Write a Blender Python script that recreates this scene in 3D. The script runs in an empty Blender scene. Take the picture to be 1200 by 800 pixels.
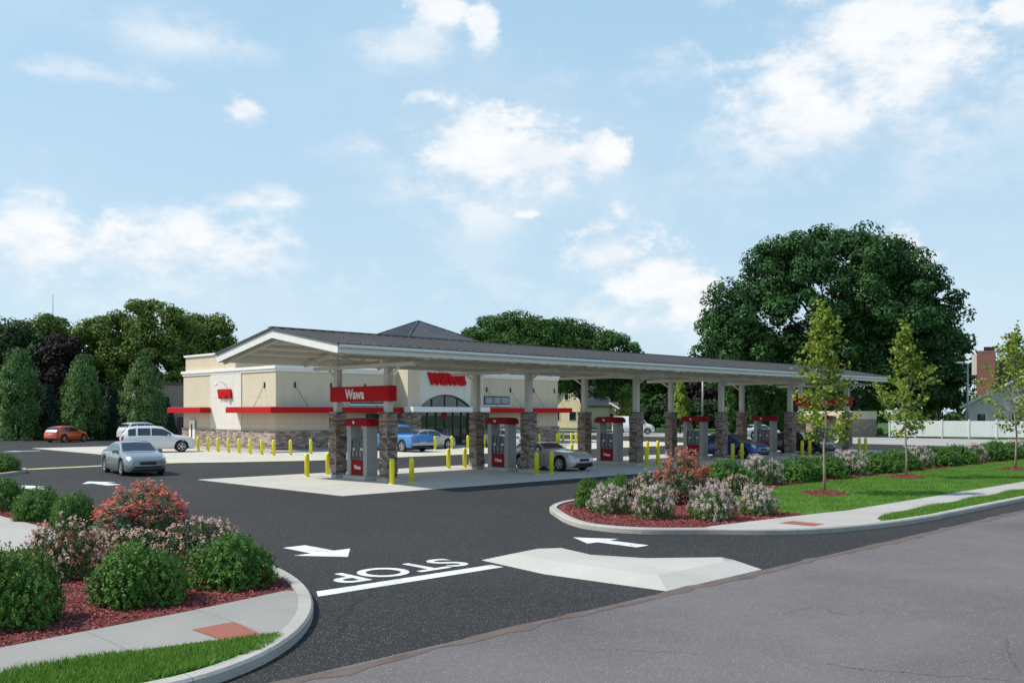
import bpy, bmesh, math, random
import numpy as np
from mathutils import Vector, Matrix

random.seed(7)
RNG = np.random.default_rng(11)
SC = bpy.context.scene
COL = SC.collection
R = math.radians
F, HC, CX, HY = 1085.0, 2.75, 600.0, 482.5        # focal length (px), eye height, image centre, horizon
OX, OY = -4.876, 36.5                              # first street-side canopy column
TH = math.atan2(1085.0, 1098.0)                    # heading of the canopy axis
CA, SA = math.cos(TH), math.sin(TH)
ORD = ['first', 'second', 'third', 'fourth', 'fifth', 'sixth', 'seventh', 'eighth', 'ninth', 'tenth', 'eleventh',
       'twelfth', 'thirteenth', 'fourteenth', 'fifteenth', 'sixteenth', 'seventeenth', 'eighteenth', 'nineteenth', 'twentieth']


def W(a, b, z=0.0):
    return Vector((OX + a * CA - b * SA, OY + a * SA + b * CA, z))


def AB(x, y):
    dx, dy = x - OX, y - OY
    return (dx * CA + dy * SA, -dx * SA + dy * CA)


def G(px, py, z=0.0):
    d = F * (HC - z) / (py - HY)
    return Vector(((px - CX) / F * d, d, z))


def at(px, d, z=0.0):
    return Vector(((px - CX) / F * d, d, z))


def zat(py, d):
    return HC + (HY - py) * d / F


# ------------------------------------------------------------------ materials
def new_mat(name):
    m = bpy.data.materials.new(name)
    m.use_nodes = True
    nt = m.node_tree
    b = nt.nodes['Principled BSDF']
    return m, nt, b


def nd(nt, typ, **kw):
    n = nt.nodes.new(typ)
    for k, v in kw.items():
        if k in ('inp',):
            for kk, vv in v.items():
                n.inputs[kk].default_value = vv
        else:
            setattr(n, k, v)
    return n


def ramp(nt, stops, fac=None):
    n = nt.nodes.new('ShaderNodeValToRGB')
    els = n.color_ramp.elements
    while len(els) < len(stops):
        els.new(0.5)
    for e, (p, c) in zip(els, stops):
        e.position = p
        e.color = (c[0], c[1], c[2], 1)
    if fac is not None:
        nt.links.new(fac, n.inputs[0])
    return n


def mixc(nt, a, b, fac, mode='MIX'):
    n = nt.nodes.new('ShaderNodeMix')
    n.data_type = 'RGBA'
    n.blend_type = mode
    for s, v in ((6, a), (7, b), (0, fac)):
        if hasattr(v, 'is_linked') or hasattr(v, 'node'):
            nt.links.new(v, n.inputs[s])
        else:
            n.inputs[s].default_value = (*v, 1) if isinstance(v, (tuple, list)) and len(v) == 3 else v
    return n.outputs[2]


def mth(nt, op, a, b=None, clamp=False):
    n = nt.nodes.new('ShaderNodeMath')
    n.operation = op
    n.use_clamp = clamp
    for i, v in ((0, a), (1, b)):
        if v is None:
            continue
        if isinstance(v, (int, float)):
            n.inputs[i].default_value = v
        else:
            nt.links.new(v, n.inputs[i])
    return n.outputs[0]


def coord(nt, kind='Object', scale=None):
    tc = nt.nodes.new('ShaderNodeTexCoord')
    o = tc.outputs[kind]
    if scale:
        mp = nt.nodes.new('ShaderNodeMapping')
        mp.inputs['Scale'].default_value = scale
        nt.links.new(o, mp.inputs[0])
        o = mp.outputs[0]
    return o


def noise(nt, vec, scale, detail=4, rough=0.55, out=0):
    n = nt.nodes.new('ShaderNodeTexNoise')
    n.inputs['Scale'].default_value = scale
    n.inputs['Detail'].default_value = detail
    n.inputs['Roughness'].default_value = rough
    nt.links.new(vec, n.inputs['Vector'])
    return n.outputs[out]


def bump(nt, b, h, strength=0.3, dist=0.02):
    n = nt.nodes.new('ShaderNodeBump')
    n.inputs['Strength'].default_value = strength
    n.inputs['Distance'].default_value = dist
    nt.links.new(h, n.inputs['Height'])
    nt.links.new(n.outputs[0], b.inputs['Normal'])


def paint(name, c, rough=0.4, metal=0.0, coat=0.0, var=0.08, scale=3.0, spec=0.5):
    m, nt, b = new_mat(name)
    v = coord(nt)
    n = noise(nt, v, scale, 5)
    lo = tuple(x * (1 - var) for x in c)
    hi = tuple(min(1, x * (1 + var)) for x in c)
    r = ramp(nt, [(0.3, lo), (0.7, hi)], n)
    nt.links.new(r.outputs[0], b.inputs['Base Color'])
    b.inputs['Roughness'].default_value = rough
    b.inputs['Metallic'].default_value = metal
    b.inputs['Coat Weight'].default_value = coat
    b.inputs['Coat Roughness'].default_value = 0.05
    b.inputs['Specular IOR Level'].default_value = spec
    return m


def ground_mat(name, lo, hi, big, small, bumps=0.25, rough=0.9, bscale=90, speck=None, joints=None, cracks=None):
    """Weathered ground: large stains, fine grain, optional pale aggregate specks and panel joints."""
    m, nt, b = new_mat(name)
    v = coord(nt)
    n1 = noise(nt, v, big, 5, 0.6)
    n2 = noise(nt, v, small, 3, 0.6)
    mix = mth(nt, 'ADD', mth(nt, 'MULTIPLY', n1, 0.6), mth(nt, 'MULTIPLY', n2, 0.4))
    r = ramp(nt, [(0.32, lo), (0.68, hi)], mix)
    c = r.outputs[0]
    if speck:
        vo = nt.nodes.new('ShaderNodeTexVoronoi')
        vo.inputs['Scale'].default_value = speck[0]
        nt.links.new(v, vo.inputs['Vector'])
        near = mth(nt, 'LESS_THAN', vo.outputs['Distance'], 0.28)
        sep = nt.nodes.new('ShaderNodeSeparateColor')
        nt.links.new(vo.outputs['Color'], sep.inputs[0])
        pick = mth(nt, 'GREATER_THAN', sep.outputs[0], speck[1])
        amt = mth(nt, 'MULTIPLY', near, pick)
        c = mixc(nt, c, speck[2], amt)
    if joints:
        br = nt.nodes.new('ShaderNodeTexBrick')
        br.offset = 0.0
        br.inputs['Scale'].default_value = 1.0
        br.inputs['Brick Width'].default_value = joints[0]
        br.inputs['Row Height'].default_value = joints[1]
        br.inputs['Mortar Size'].default_value = joints[2]
        br.inputs['Mortar Smooth'].default_value = 0.3
        nt.links.new(v, br.inputs['Vector'])
        c = mixc(nt, c, joints[3], mth(nt, 'MULTIPLY', br.outputs['Fac'], 0.75))
    if cracks:
        wv = nt.nodes.new('ShaderNodeVectorMath')
        nt.links.new(v, wv.inputs[0])
        sc_ = nt.nodes.new('ShaderNodeVectorMath')
        sc_.operation = 'SCALE'
        sc_.inputs['Scale'].default_value = 0.9
        nt.links.new(noise(nt, v, 0.8, 6, 0.6, 1), sc_.inputs[0])
        nt.links.new(sc_.outputs[0], wv.inputs[1])
        ve = nt.nodes.new('ShaderNodeTexVoronoi')
        ve.feature = 'DISTANCE_TO_EDGE'
        ve.inputs['Scale'].default_value = cracks[0]
        nt.links.new(wv.outputs[0], ve.inputs['Vector'])
        ln = mth(nt, 'LESS_THAN', ve.outputs['Distance'], cracks[1])
        gate = ramp(nt, [(0.50, (0, 0, 0)), (0.60, (1, 1, 1))], noise(nt, v, 0.17, 2))
        c = mixc(nt, c, cracks[2], mth(nt, 'MULTIPLY', mth(nt, 'MULTIPLY', ln, gate.outputs[0]), 0.7))
        st_ = ramp(nt, [(0.62, (0, 0, 0)), (0.74, (1, 1, 1))], noise(nt, v, 0.55, 6, 0.65))
        c = mixc(nt, c, cracks[3], mth(nt, 'MULTIPLY', st_.outputs[0], 0.45))
    nt.links.new(c, b.inputs['Base Color'])
    b.inputs['Roughness'].default_value = rough
    b.inputs['Specular IOR Level'].default_value = 0.25
    bump(nt, b, noise(nt, v, bscale, 2), bumps, 0.01)
    return m


def worn(name, c1, c2, under, amt=0.40):
    m, nt, b = new_mat(name)
    v = coord(nt)
    r = ramp(nt, [(0.35, c1), (0.65, c2)], noise(nt, v, 1.5, 5))
    f = mth(nt, 'ADD', mth(nt, 'MULTIPLY', noise(nt, v, 34, 3), 0.6), mth(nt, 'MULTIPLY', noise(nt, v, 2.2, 4), 0.4))
    w = ramp(nt, [(amt, (1, 1, 1)), (amt + 0.05, (0, 0, 0))], f)
    nt.links.new(mixc(nt, r.outputs[0], under, mth(nt, 'MULTIPLY', w.outputs[0], 0.8)), b.inputs['Base Color'])
    b.inputs['Roughness'].default_value = 0.75
    bump(nt, b, noise(nt, v, 60, 2), 0.25, 0.01)
    return m


def leaf_mat(name, dark, mid, light, trans=0.3, rough=0.5, clump=1.2):
    m, nt, b = new_mat(name)
    ge = nt.nodes.new('ShaderNodeNewGeometry')
    v = coord(nt)
    n = noise(nt, v, clump, 3)
    f = mth(nt, 'ADD', mth(nt, 'MULTIPLY', ge.outputs['Random Per Island'], 0.6), mth(nt, 'MULTIPLY', n, 0.5))
    r = ramp(nt, [(0.18, dark), (0.52, mid), (0.88, light)], f)
    nt.links.new(r.outputs[0], b.inputs['Base Color'])
    b.inputs['Roughness'].default_value = rough
    b.inputs['Specular IOR Level'].default_value = 0.16
    tr = nt.nodes.new('ShaderNodeBsdfTranslucent')
    nt.links.new(r.outputs[0], tr.inputs['Color'])
    mx = nt.nodes.new('ShaderNodeMixShader')
    mx.inputs[0].default_value = trans
    nt.links.new(b.outputs[0], mx.inputs[1])
    nt.links.new(tr.outputs[0], mx.inputs[2])
    nt.links.new(mx.outputs[0], nt.nodes['Material Output'].inputs[0])
    return m


def stone_mat(name, cols, bw=0.30, bh=0.085, mortar=(0.10, 0.09, 0.08), strength=0.9):
    """Stacked ledge stone from two brick layers with wobbling joints."""
    m, nt, b = new_mat(name)
    uv = coord(nt, 'UV')
    wob = nt.nodes.new('ShaderNodeTexNoise')
    wob.inputs['Scale'].default_value = 3.5
    nt.links.new(uv, wob.inputs['Vector'])
    off = nt.nodes.new('ShaderNodeVectorMath')
    off.operation = 'SCALE'
    nt.links.new(wob.outputs['Color'], off.inputs[0])
    off.inputs['Scale'].default_value = 0.09
    add = nt.nodes.new('ShaderNodeVectorMath')
    nt.links.new(uv, add.inputs[0])
    nt.links.new(off.outputs[0], add.inputs[1])
    br = nt.nodes.new('ShaderNodeTexBrick')
    br.inputs['Color1'].default_value = (0, 0, 0, 1)
    br.inputs['Color2'].default_value = (1, 1, 1, 1)
    br.inputs['Mortar'].default_value = (0.5, 0.5, 0.5, 1)
    br.inputs['Scale'].default_value = 1.0
    br.inputs['Brick Width'].default_value = bw
    br.inputs['Row Height'].default_value = bh
    br.inputs['Mortar Size'].default_value = 0.009
    br.inputs['Mortar Smooth'].default_value = 0.25
    br.offset = 0.37
    br.squash = 0.7
    br.squash_frequency = 3
    nt.links.new(add.outputs[0], br.inputs['Vector'])
    sep = nt.nodes.new('ShaderNodeSeparateColor')
    nt.links.new(br.outputs['Color'], sep.inputs[0])
    n = noise(nt, uv, 9, 4)
    f = mth(nt, 'ADD', mth(nt, 'MULTIPLY', sep.outputs[0], 0.75), mth(nt, 'MULTIPLY', n, 0.3))
    k = len(cols)
    r = ramp(nt, [(0.1 + 0.85 * i / (k - 1), c) for i, c in enumerate(cols)], f)
    c = mixc(nt, r.outputs[0], mortar, br.outputs['Fac'])
    nt.links.new(c, b.inputs['Base Color'])
    b.inputs['Roughness'].default_value = 0.85
    h = mth(nt, 'ADD', mth(nt, 'MULTIPLY', mth(nt, 'SUBTRACT', 1.0, br.outputs['Fac']), 0.7),
            mth(nt, 'ADD', mth(nt, 'MULTIPLY', n, 0.4), mth(nt, 'MULTIPLY', sep.outputs[0], 0.35)))
    bump(nt, b, h, strength, 0.03)
    return m


def panel_mat(name, c, jw=1.85, jh=1.9, jc=0.72, ofs=(0, 0)):
    """Rendered wall panels: fine grain, faint streaks and recessed joints."""
    m, nt, b = new_mat(name)
    uv = coord(nt, 'UV')
    mp = nt.nodes.new('ShaderNodeMapping')
    mp.inputs['Location'].default_value = (ofs[0], ofs[1], 0)
    nt.links.new(uv, mp.inputs[0])
    br = nt.nodes.new('ShaderNodeTexBrick')
    br.offset = 0.0
    br.inputs['Scale'].default_value = 1.0
    br.inputs['Brick Width'].default_value = jw
    br.inputs['Row Height'].default_value = jh
    br.inputs['Mortar Size'].default_value = 0.012
    br.inputs['Mortar Smooth'].default_value = 0.4
    nt.links.new(mp.outputs[0], br.inputs['Vector'])
    n = noise(nt, coord(nt, 'UV', (1.2, 0.25, 1)), 1.6, 5, 0.6)
    r = ramp(nt, [(0.3, tuple(x * 0.93 for x in c)), (0.7, tuple(min(1, x * 1.04) for x in c))], n)
    col = mixc(nt, r.outputs[0], tuple(x * jc for x in c), br.outputs['Fac'])
    nt.links.new(col, b.inputs['Base Color'])
    b.inputs['Roughness'].default_value = 0.88
    b.inputs['Specular IOR Level'].default_value = 0.2
    h = mth(nt, 'SUBTRACT', mth(nt, 'MULTIPLY', noise(nt, uv, 120, 2), 0.05), br.outputs['Fac'])
    bump(nt, b, h, 0.3, 0.02)
    return m


def glass_mat(name, c=(0.012, 0.015, 0.018), rough=0.04, var=None):
    m, nt, b = new_mat(name)
    v = coord(nt)
    n = noise(nt, v, 0.9, 3)
    r = ramp(nt, [(0.35, c), (0.65, var or tuple(x * 1.8 for x in c))], n)
    nt.links.new(r.outputs[0], b.inputs['Base Color'])
    b.inputs['Roughness'].default_value = rough
    b.inputs['Specular IOR Level'].default_value = 0.9
    b.inputs['Coat Weight'].default_value = 0.4
    return m


M = {}
M['asphalt'] = ground_mat('asphalt', (0.017, 0.0162, 0.0152), (0.035, 0.0335, 0.0315), 0.12, 30, 0.5, 0.85, 60,
                          speck=(36, 0.50, (0.17, 0.165, 0.15)), cracks=(0.10, 0.002, (0.012, 0.012, 0.012), (0.018, 0.017, 0.016)))
M['street'] = ground_mat('old_asphalt', (0.088, 0.077, 0.076), (0.182, 0.162, 0.158), 0.22, 45, 0.35, 0.9, 110,
                         speck=(34, 0.55, (0.26, 0.245, 0.235)), cracks=(0.16, 0.0018, (0.045, 0.043, 0.044), (0.075, 0.07, 0.072)))
M['grit'] = ground_mat('roadside_grit', (0.085, 0.062, 0.05), (0.17, 0.135, 0.12), 1.8, 40, 0.6, 0.95, 70)
M['pad'] = ground_mat('pad_concrete', (0.42, 0.40, 0.345), (0.53, 0.51, 0.45), 0.35, 20, 0.15, 0.8, 80,
                      joints=(4.0, 3.4, 0.012, (0.25, 0.24, 0.21)))
M['apron'] = ground_mat('apron_concrete', (0.45, 0.42, 0.345), (0.56, 0.53, 0.44), 0.3, 20, 0.15, 0.8, 80,
                        joints=(4.2, 4.2, 0.012, (0.3, 0.28, 0.23)))
M['walk'] = ground_mat('sidewalk_concrete', (0.33, 0.31, 0.275), (0.45, 0.425, 0.38), 0.5, 25, 0.2, 0.85, 90,
                       joints=(1.5, 40.0, 0.008, (0.2, 0.2, 0.18)))
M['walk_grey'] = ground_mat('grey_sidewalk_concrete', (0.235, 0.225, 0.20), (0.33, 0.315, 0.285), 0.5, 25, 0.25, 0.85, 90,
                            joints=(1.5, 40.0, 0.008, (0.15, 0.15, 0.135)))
M['curb'] = ground_mat('curb_concrete', (0.30, 0.28, 0.24), (0.46, 0.44, 0.39), 0.9, 22, 0.3, 0.88, 60,
                       joints=(3.0, 60.0, 0.01, (0.2, 0.19, 0.17)))
M['median'] = ground_mat('median_concrete', (0.39, 0.37, 0.325), (0.50, 0.475, 0.42), 0.6, 22, 0.2, 0.85, 90,
                         joints=(1.6, 60, 0.008, (0.3, 0.28, 0.25)))
M['farroad'] = ground_mat('far_road', (0.30, 0.285, 0.26), (0.38, 0.36, 0.33), 0.2, 10, 0.1, 0.9, 40)
M['soil'] = ground_mat('lawn_ground', (0.030, 0.075, 0.016), (0.065, 0.14, 0.030), 0.06, 9, 0.5, 0.95, 25)
M['turf'] = ground_mat('turf_sheet', (0.055, 0.13, 0.018), (0.11, 0.21, 0.035), 0.5, 14, 0.5, 0.95, 35)
M['mulch'] = ground_mat('mulch_sheet', (0.09, 0.022, 0.020), (0.20, 0.055, 0.048), 1.4, 36, 0.9, 0.95, 40)
M['line_white'] = worn('line_paint', (0.60, 0.60, 0.58), (0.76, 0.76, 0.73), (0.10, 0.10, 0.095))
M['line_yellow'] = worn('line_paint_yellow', (0.52, 0.45, 0.19), (0.64, 0.57, 0.28), (0.16, 0.14, 0.10))
M['eifs'] = panel_mat('beige_render', (0.60, 0.51, 0.375))
M['eifs_cream'] = panel_mat('cream_render', (0.66, 0.62, 0.54), ofs=(0.3, 0))
M['white'] = paint('white_paint', (0.79, 0.765, 0.71), 0.5, var=0.04, spec=0.3)
M['steel_white'] = paint('canopy_steel_paint', (0.72, 0.685, 0.62), 0.55, var=0.06, spec=0.2)
M['soffit'] = paint('soffit_panel', (0.68, 0.645, 0.58), 0.7, var=0.06, spec=0.2)
M['col_paint'] = paint('column_paint', (0.60, 0.575, 0.53), 0.55, var=0.05, spec=0.2)
M['roof_metal'] = paint('roof_metal', (0.075, 0.076, 0.080), 0.5, metal=0.1, var=0.18, scale=0.7)
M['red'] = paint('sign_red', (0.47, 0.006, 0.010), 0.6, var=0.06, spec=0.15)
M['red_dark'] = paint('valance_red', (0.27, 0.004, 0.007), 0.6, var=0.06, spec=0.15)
M['yellow'] = paint('bollard_yellow', (0.74, 0.66, 0.015), 0.45, var=0.08, scale=6)
M['pump_grey'] = paint('pump_grey', (0.34, 0.328, 0.312), 0.55, var=0.05, spec=0.25)
M['pump_dark'] = paint('pump_dark_grey', (0.105, 0.11, 0.115), 0.4, var=0.08)
M['black'] = paint('black_plastic', (0.015, 0.015, 0.016), 0.5, var=0.2)
M['frame_dark'] = paint('dark_frame', (0.025, 0.028, 0.034), 0.4, var=0.1)
M['letter_white'] = paint('letter_white', (0.80, 0.79, 0.77), 0.5, var=0.02)
M['chrome'] = paint('bright_metal', (0.62, 0.63, 0.64), 0.25, metal=0.9, var=0.05)
M['rim'] = paint('wheel_rim', (0.55, 0.56, 0.57), 0.3, metal=0.6, var=0.05)
M['tyre'] = paint('tyre_rubber', (0.018, 0.018, 0.018), 0.8, var=0.15)
M['lamp_clear'] = paint('headlamp', (0.70, 0.71, 0.70), 0.12, coat=0.6, var=0.1)
M['lamp_red'] = paint('tail_lamp', (0.30, 0.010, 0.012), 0.15, coat=0.6, var=0.1)
M['plate'] = paint('number_plate', (0.7, 0.7, 0.68), 0.5, var=0.04)
M['glass'] = glass_mat('car_glass')
M['shop_glass'] = glass_mat('shop_glass', (0.016, 0.022, 0.018), 0.03, (0.05, 0.065, 0.05))
M['glass_pale'] = glass_mat('pale_glass', (0.10, 0.13, 0.15), 0.05, (0.22, 0.25, 0.27))
M['stone'] = stone_mat('ledge_stone', [(0.085, 0.060, 0.048), (0.19, 0.125, 0.095), (0.30, 0.215, 0.165), (0.42, 0.355, 0.30), (0.22, 0.18, 0.165)])
M['stone_wall'] = stone_mat('wainscot_stone', [(0.14, 0.095, 0.075), (0.27, 0.185, 0.15), (0.40, 0.31, 0.26), (0.50, 0.43, 0.37)], 0.42, 0.13)
M['brick'] = stone_mat('red_brick', [(0.16, 0.05, 0.035), (0.22, 0.075, 0.05), (0.28, 0.10, 0.07)], 0.22, 0.075, (0.25, 0.2, 0.17), 0.4)
M['block'] = stone_mat('enclosure_block', [(0.20, 0.135, 0.115), (0.27, 0.19, 0.16), (0.33, 0.25, 0.21)], 0.6, 0.3, (0.30, 0.24, 0.21), 0.4)
M['bark'] = ground_mat('bark', (0.045, 0.034, 0.026), (0.11, 0.085, 0.065), 2.5, 22, 0.9, 0.95, 18)
M['bark_pale'] = ground_mat('young_bark', (0.22, 0.16, 0.11), (0.36, 0.28, 0.20), 2.5, 30, 0.5, 0.9, 30)
M['siding_yellow'] = panel_mat('yellow_siding', (0.70, 0.57, 0.35), 30, 0.2, 0.8)
M['siding_white'] = panel_mat('white_siding', (0.72, 0.67, 0.58), 30, 0.22, 0.82)
M['wall_taupe'] = panel_mat('taupe_wall', (0.30, 0.255, 0.20), 3.0, 3.0, 0.8)
M['shingle'] = stone_mat('roof_shingle', [(0.06, 0.058, 0.058), (0.10, 0.095, 0.092), (0.14, 0.13, 0.125)], 0.3, 0.16, (0.05, 0.05, 0.05), 0.3)
M['shingle_pale'] = stone_mat('pale_roof_shingle', [(0.22, 0.21, 0.20), (0.27, 0.26, 0.25), (0.32, 0.31, 0.30)], 0.3, 0.16, (0.2, 0.2, 0.19), 0.3)
M['vinyl'] = panel_mat('white_vinyl', (0.82, 0.80, 0.76), 0.2, 30, 0.9)
M['galv'] = paint('galvanised_steel', (0.36, 0.37, 0.37), 0.45, metal=0.4, var=0.08)
M['leaf_oak'] = leaf_mat('oak_leaf', (0.013, 0.039, 0.012), (0.035, 0.094, 0.026), (0.078, 0.169, 0.049), 0.18, 0.7, 0.35)
M['leaf_mid'] = leaf_mat('broad_leaf', (0.030, 0.057, 0.013), (0.098, 0.160, 0.030), (0.225, 0.300, 0.065), 0.25, 0.7, 0.35)
M['leaf_hill'] = leaf_mat('dense_leaf', (0.018, 0.052, 0.011), (0.046, 0.113, 0.021), (0.098, 0.190, 0.039), 0.22, 0.7, 0.3)
M['leaf_dark'] = leaf_mat('dark_leaf', (0.012, 0.029, 0.011), (0.034, 0.067, 0.022), (0.070, 0.120, 0.038), 0.18, 0.7, 0.4)  # dark green foliage of background trees, bushes and woods
M['leaf_purple'] = leaf_mat('purple_leaf', (0.008, 0.006, 0.006), (0.017, 0.013, 0.012), (0.034, 0.026, 0.022), 0.12, 0.7, 0.5)
M['leaf_thuja'] = leaf_mat('thuja_leaf', (0.038, 0.087, 0.025), (0.090, 0.181, 0.052), (0.189, 0.312, 0.094), 0.2, 0.7, 0.8)
M['leaf_thuja_b'] = leaf_mat('bright_thuja_leaf', (0.03, 0.085, 0.018), (0.075, 0.18, 0.04), (0.15, 0.29, 0.075), 0.25, 0.7, 0.8)
M['leaf_fir'] = leaf_mat('fir_needles', (0.011, 0.029, 0.018), (0.024, 0.055, 0.032), (0.050, 0.095, 0.055), 0.1, 0.6, 0.8)
M['leaf_maple'] = leaf_mat('young_maple_leaf', (0.13, 0.185, 0.020), (0.25, 0.335, 0.048), (0.42, 0.50, 0.11), 0.4, 0.55, 1.5)
M['leaf_box'] = leaf_mat('laurel_leaf', (0.025, 0.072, 0.013), (0.078, 0.185, 0.029), (0.190, 0.358, 0.073), 0.28, 0.5, 2.5)
M['leaf_rose'] = leaf_mat('rose_leaf', (0.018, 0.046, 0.012), (0.052, 0.105, 0.028), (0.11, 0.19, 0.055), 0.25, 0.5, 2.5)
M['leaf_grey'] = leaf_mat('grey_green_leaf', (0.045, 0.10, 0.05), (0.11, 0.20, 0.105), (0.22, 0.34, 0.20), 0.25, 0.5, 2.5)
M['leaf_spirea'] = leaf_mat('spirea_leaf', (0.030, 0.075, 0.018), (0.090, 0.175, 0.045), (0.19, 0.30, 0.09), 0.28, 0.55, 2.5)
M['fl_red'] = leaf_mat('coral_petals', (0.50, 0.065, 0.05), (0.72, 0.15, 0.11), (0.86, 0.33, 0.25), 0.35, 0.55, 3)
M['fl_pink'] = leaf_mat('pale_pink_petals', (0.55, 0.30, 0.25), (0.76, 0.48, 0.40), (0.88, 0.70, 0.60), 0.3, 0.55, 3)
M['fl_mauve'] = leaf_mat('mauve_petals', (0.58, 0.38, 0.39), (0.80, 0.61, 0.60), (0.90, 0.79, 0.77), 0.3, 0.55, 3)
M['blade'] = leaf_mat('grass_blade', (0.050, 0.132, 0.015), (0.127, 0.264, 0.035), (0.242, 0.407, 0.077), 0.35, 0.6, 1.3)
M['chip'] = leaf_mat('mulch_chip', (0.090, 0.024, 0.021), (0.232, 0.063, 0.055), (0.450, 0.158, 0.135), 0.0, 0.85, 1.5)


# tactile paving: rows of truncated domes
def tactile():
    m, nt, b = new_mat('tactile_paving')
    v = coord(nt)
    vo = nt.nodes.new('ShaderNodeTexVoronoi')
    vo.inputs['Scale'].default_value = 17
    vo.inputs['Randomness'].default_value = 0.0
    nt.links.new(v, vo.inputs['Vector'])
    d = mth(nt, 'LESS_THAN', vo.outputs['Distance'], 0.3)
    c = mixc(nt, (0.24, 0.075, 0.045), (0.42, 0.15, 0.095), d)
    nt.links.new(c, b.inputs['Base Color'])
    b.inputs['Roughness'].default_value = 0.85
    bump(nt, b, d, 0.8, 0.02)
    return m


M['tactile'] = tactile()


# ------------------------------------------------------------------ mesh builder
class MB:
    def __init__(self):
        self.v, self.f, self.m = [], [], []

    def add(self, vs, fs, mi=0, mat=None):
        o = len(self.v)
        if mat is not None:
            vs = [mat @ Vector(p) for p in vs]
        self.v += [tuple(p) for p in vs]
        self.f += [tuple(i + o for i in f) for f in fs]
        self.m += [mi] * len(fs)
        return self

    def box(self, x0, x1, y0, y1, z0, z1, mi=0, mat=None):
        vs = [(x0, y0, z0), (x1, y0, z0), (x1, y1, z0), (x0, y1, z0), (x0, y0, z1), (x1, y0, z1), (x1, y1, z1), (x0, y1, z1)]
        fs = [(0, 3, 2, 1), (4, 5, 6, 7), (0, 1, 5, 4), (1, 2, 6, 5), (2, 3, 7, 6), (3, 0, 4, 7)]
        return self.add(vs, fs, mi, mat)

    def prism(self, poly, z0, z1, mi=0, bottom=True):
        n = len(poly)
        if sum(poly[i][0] * poly[(i + 1) % n][1] - poly[(i + 1) % n][0] * poly[i][1] for i in range(n)) < 0:
            poly = poly[::-1]
        vs = [(p[0], p[1], z0) for p in poly] + [(p[0], p[1], z1) for p in poly]
        fs = [tuple(range(n, 2 * n))]
        if bottom:
            fs.append(tuple(range(n - 1, -1, -1)))
        fs += [(i, (i + 1) % n, n + (i + 1) % n, n + i) for i in range(n)]
        return self.add(vs, fs, mi)

    def bar(self, p, q, w, h=None, mi=0):
        """square bar between two points"""
        p, q = Vector(p), Vector(q)
        h = h or w
        d = (q - p).normalized()
        up = Vector((0, 0, 1)) if abs(d.z) < 0.95 else Vector((1, 0, 0))
        s = d.cross(up).normalized()
        u = s.cross(d).normalized()
        vs = []
        for c in (p, q):
            for a, b_ in ((-1, -1), (1, -1), (1, 1), (-1, 1)):
                vs.append(c + s * (a * w / 2) + u * (b_ * h / 2))
        return self.add(vs, [(0, 1, 2, 3), (7, 6, 5, 4), (0, 4, 5, 1), (1, 5, 6, 2), (2, 6, 7, 3), (3, 7, 4, 0)], mi)

    def tube(self, pts, rad, n=8, mi=0):
        pts = [Vector(p) for p in pts]
        rings = []
        for i, p in enumerate(pts):
            d = (pts[min(i + 1, len(pts) - 1)] - pts[max(i - 1, 0)]).normalized()
            up = Vector((0, 0, 1)) if abs(d.z) < 0.9 else Vector((1, 0, 0))
            s = d.cross(up).normalized()
            u = s.cross(d)
            r = rad[i] if isinstance(rad, (list, tuple)) else rad
            rings.append([p + s * (r * math.cos(2 * math.pi * k / n)) + u * (r * math.sin(2 * math.pi * k / n)) for k in range(n)])
        vs = [p for r_ in rings for p in r_]
        fs = []
        for i in range(len(pts) - 1):
            for k in range(n):
                fs.append((i * n + k, i * n + (k + 1) % n, (i + 1) * n + (k + 1) % n, (i + 1) * n + k))
        fs.append(tuple(range(n - 1, -1, -1)))
        fs.append(tuple((len(pts) - 1) * n + k for k in range(n)))
        return self.add(vs, fs, mi)

    def lathe(self, prof, n=16, mi=0, mat=None, caps=True):
        vs, fs = [], []
        for r, z in prof:
            for k in range(n):
                a = 2 * math.pi * k / n
                vs.append((r * math.cos(a), r * math.sin(a), z))
        for i in range(len(prof) - 1):
            for k in range(n):
                fs.append((i * n + k, i * n + (k + 1) % n, (i + 1) * n + (k + 1) % n, (i + 1) * n + k))
        if caps:
            fs.append(tuple(range(n - 1, -1, -1)))
            fs.append(tuple((len(prof) - 1) * n + k for k in range(n)))
        return self.add(vs, fs, mi, mat)

    def build(self, name, mat, parent=None, smooth=False, bevel=0.0):
        me = bpy.data.meshes.new(name)
        me.from_pydata(self.v, [], self.f)
        mats = mat if isinstance(mat, (list, tuple)) else [mat]
        for m_ in mats:
            me.materials.append(m_)
        if len(mats) > 1:
            me.polygons.foreach_set('material_index', self.m)
        if bevel:
            bm = bmesh.new()
            bm.from_mesh(me)
            bmesh.ops.remove_doubles(bm, verts=bm.verts, dist=1e-5)
            es = [e for e in bm.edges if len(e.link_faces) == 2 and e.calc_face_angle(0) > 0.6]
            bmesh.ops.bevel(bm, geom=es, offset=bevel, segments=2, affect='EDGES', profile=0.6)
            bm.to_mesh(me)
            bm.free()
        uvl = me.uv_layers.new(name='UVMap')
        co = me.vertices
        for p in me.polygons:
            nrm = p.normal
            if abs(nrm.z) > 0.75:
                t, w_ = Vector((1, 0, 0)), Vector((0, 1, 0))
            else:
                t = Vector((-nrm.y, nrm.x, 0)).normalized()
                w_ = nrm.cross(t)
            for li in p.loop_indices:
                c = co[me.loops[li].vertex_index].co
                uvl.data[li].uv = (c.dot(t), c.dot(w_))
        if smooth:
            me.polygons.foreach_set('use_smooth', [True] * len(me.polygons))
        me.update()
        o = bpy.data.objects.new(name, me)
        COL.objects.link(o)
        if parent:
            o.parent = parent
        return o


def tag(o, label, cat, group=None, kind='thing'):
    o['label'] = label
    o['category'] = cat
    if group:
        o['group'] = group
    o['kind'] = kind
    return o


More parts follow.
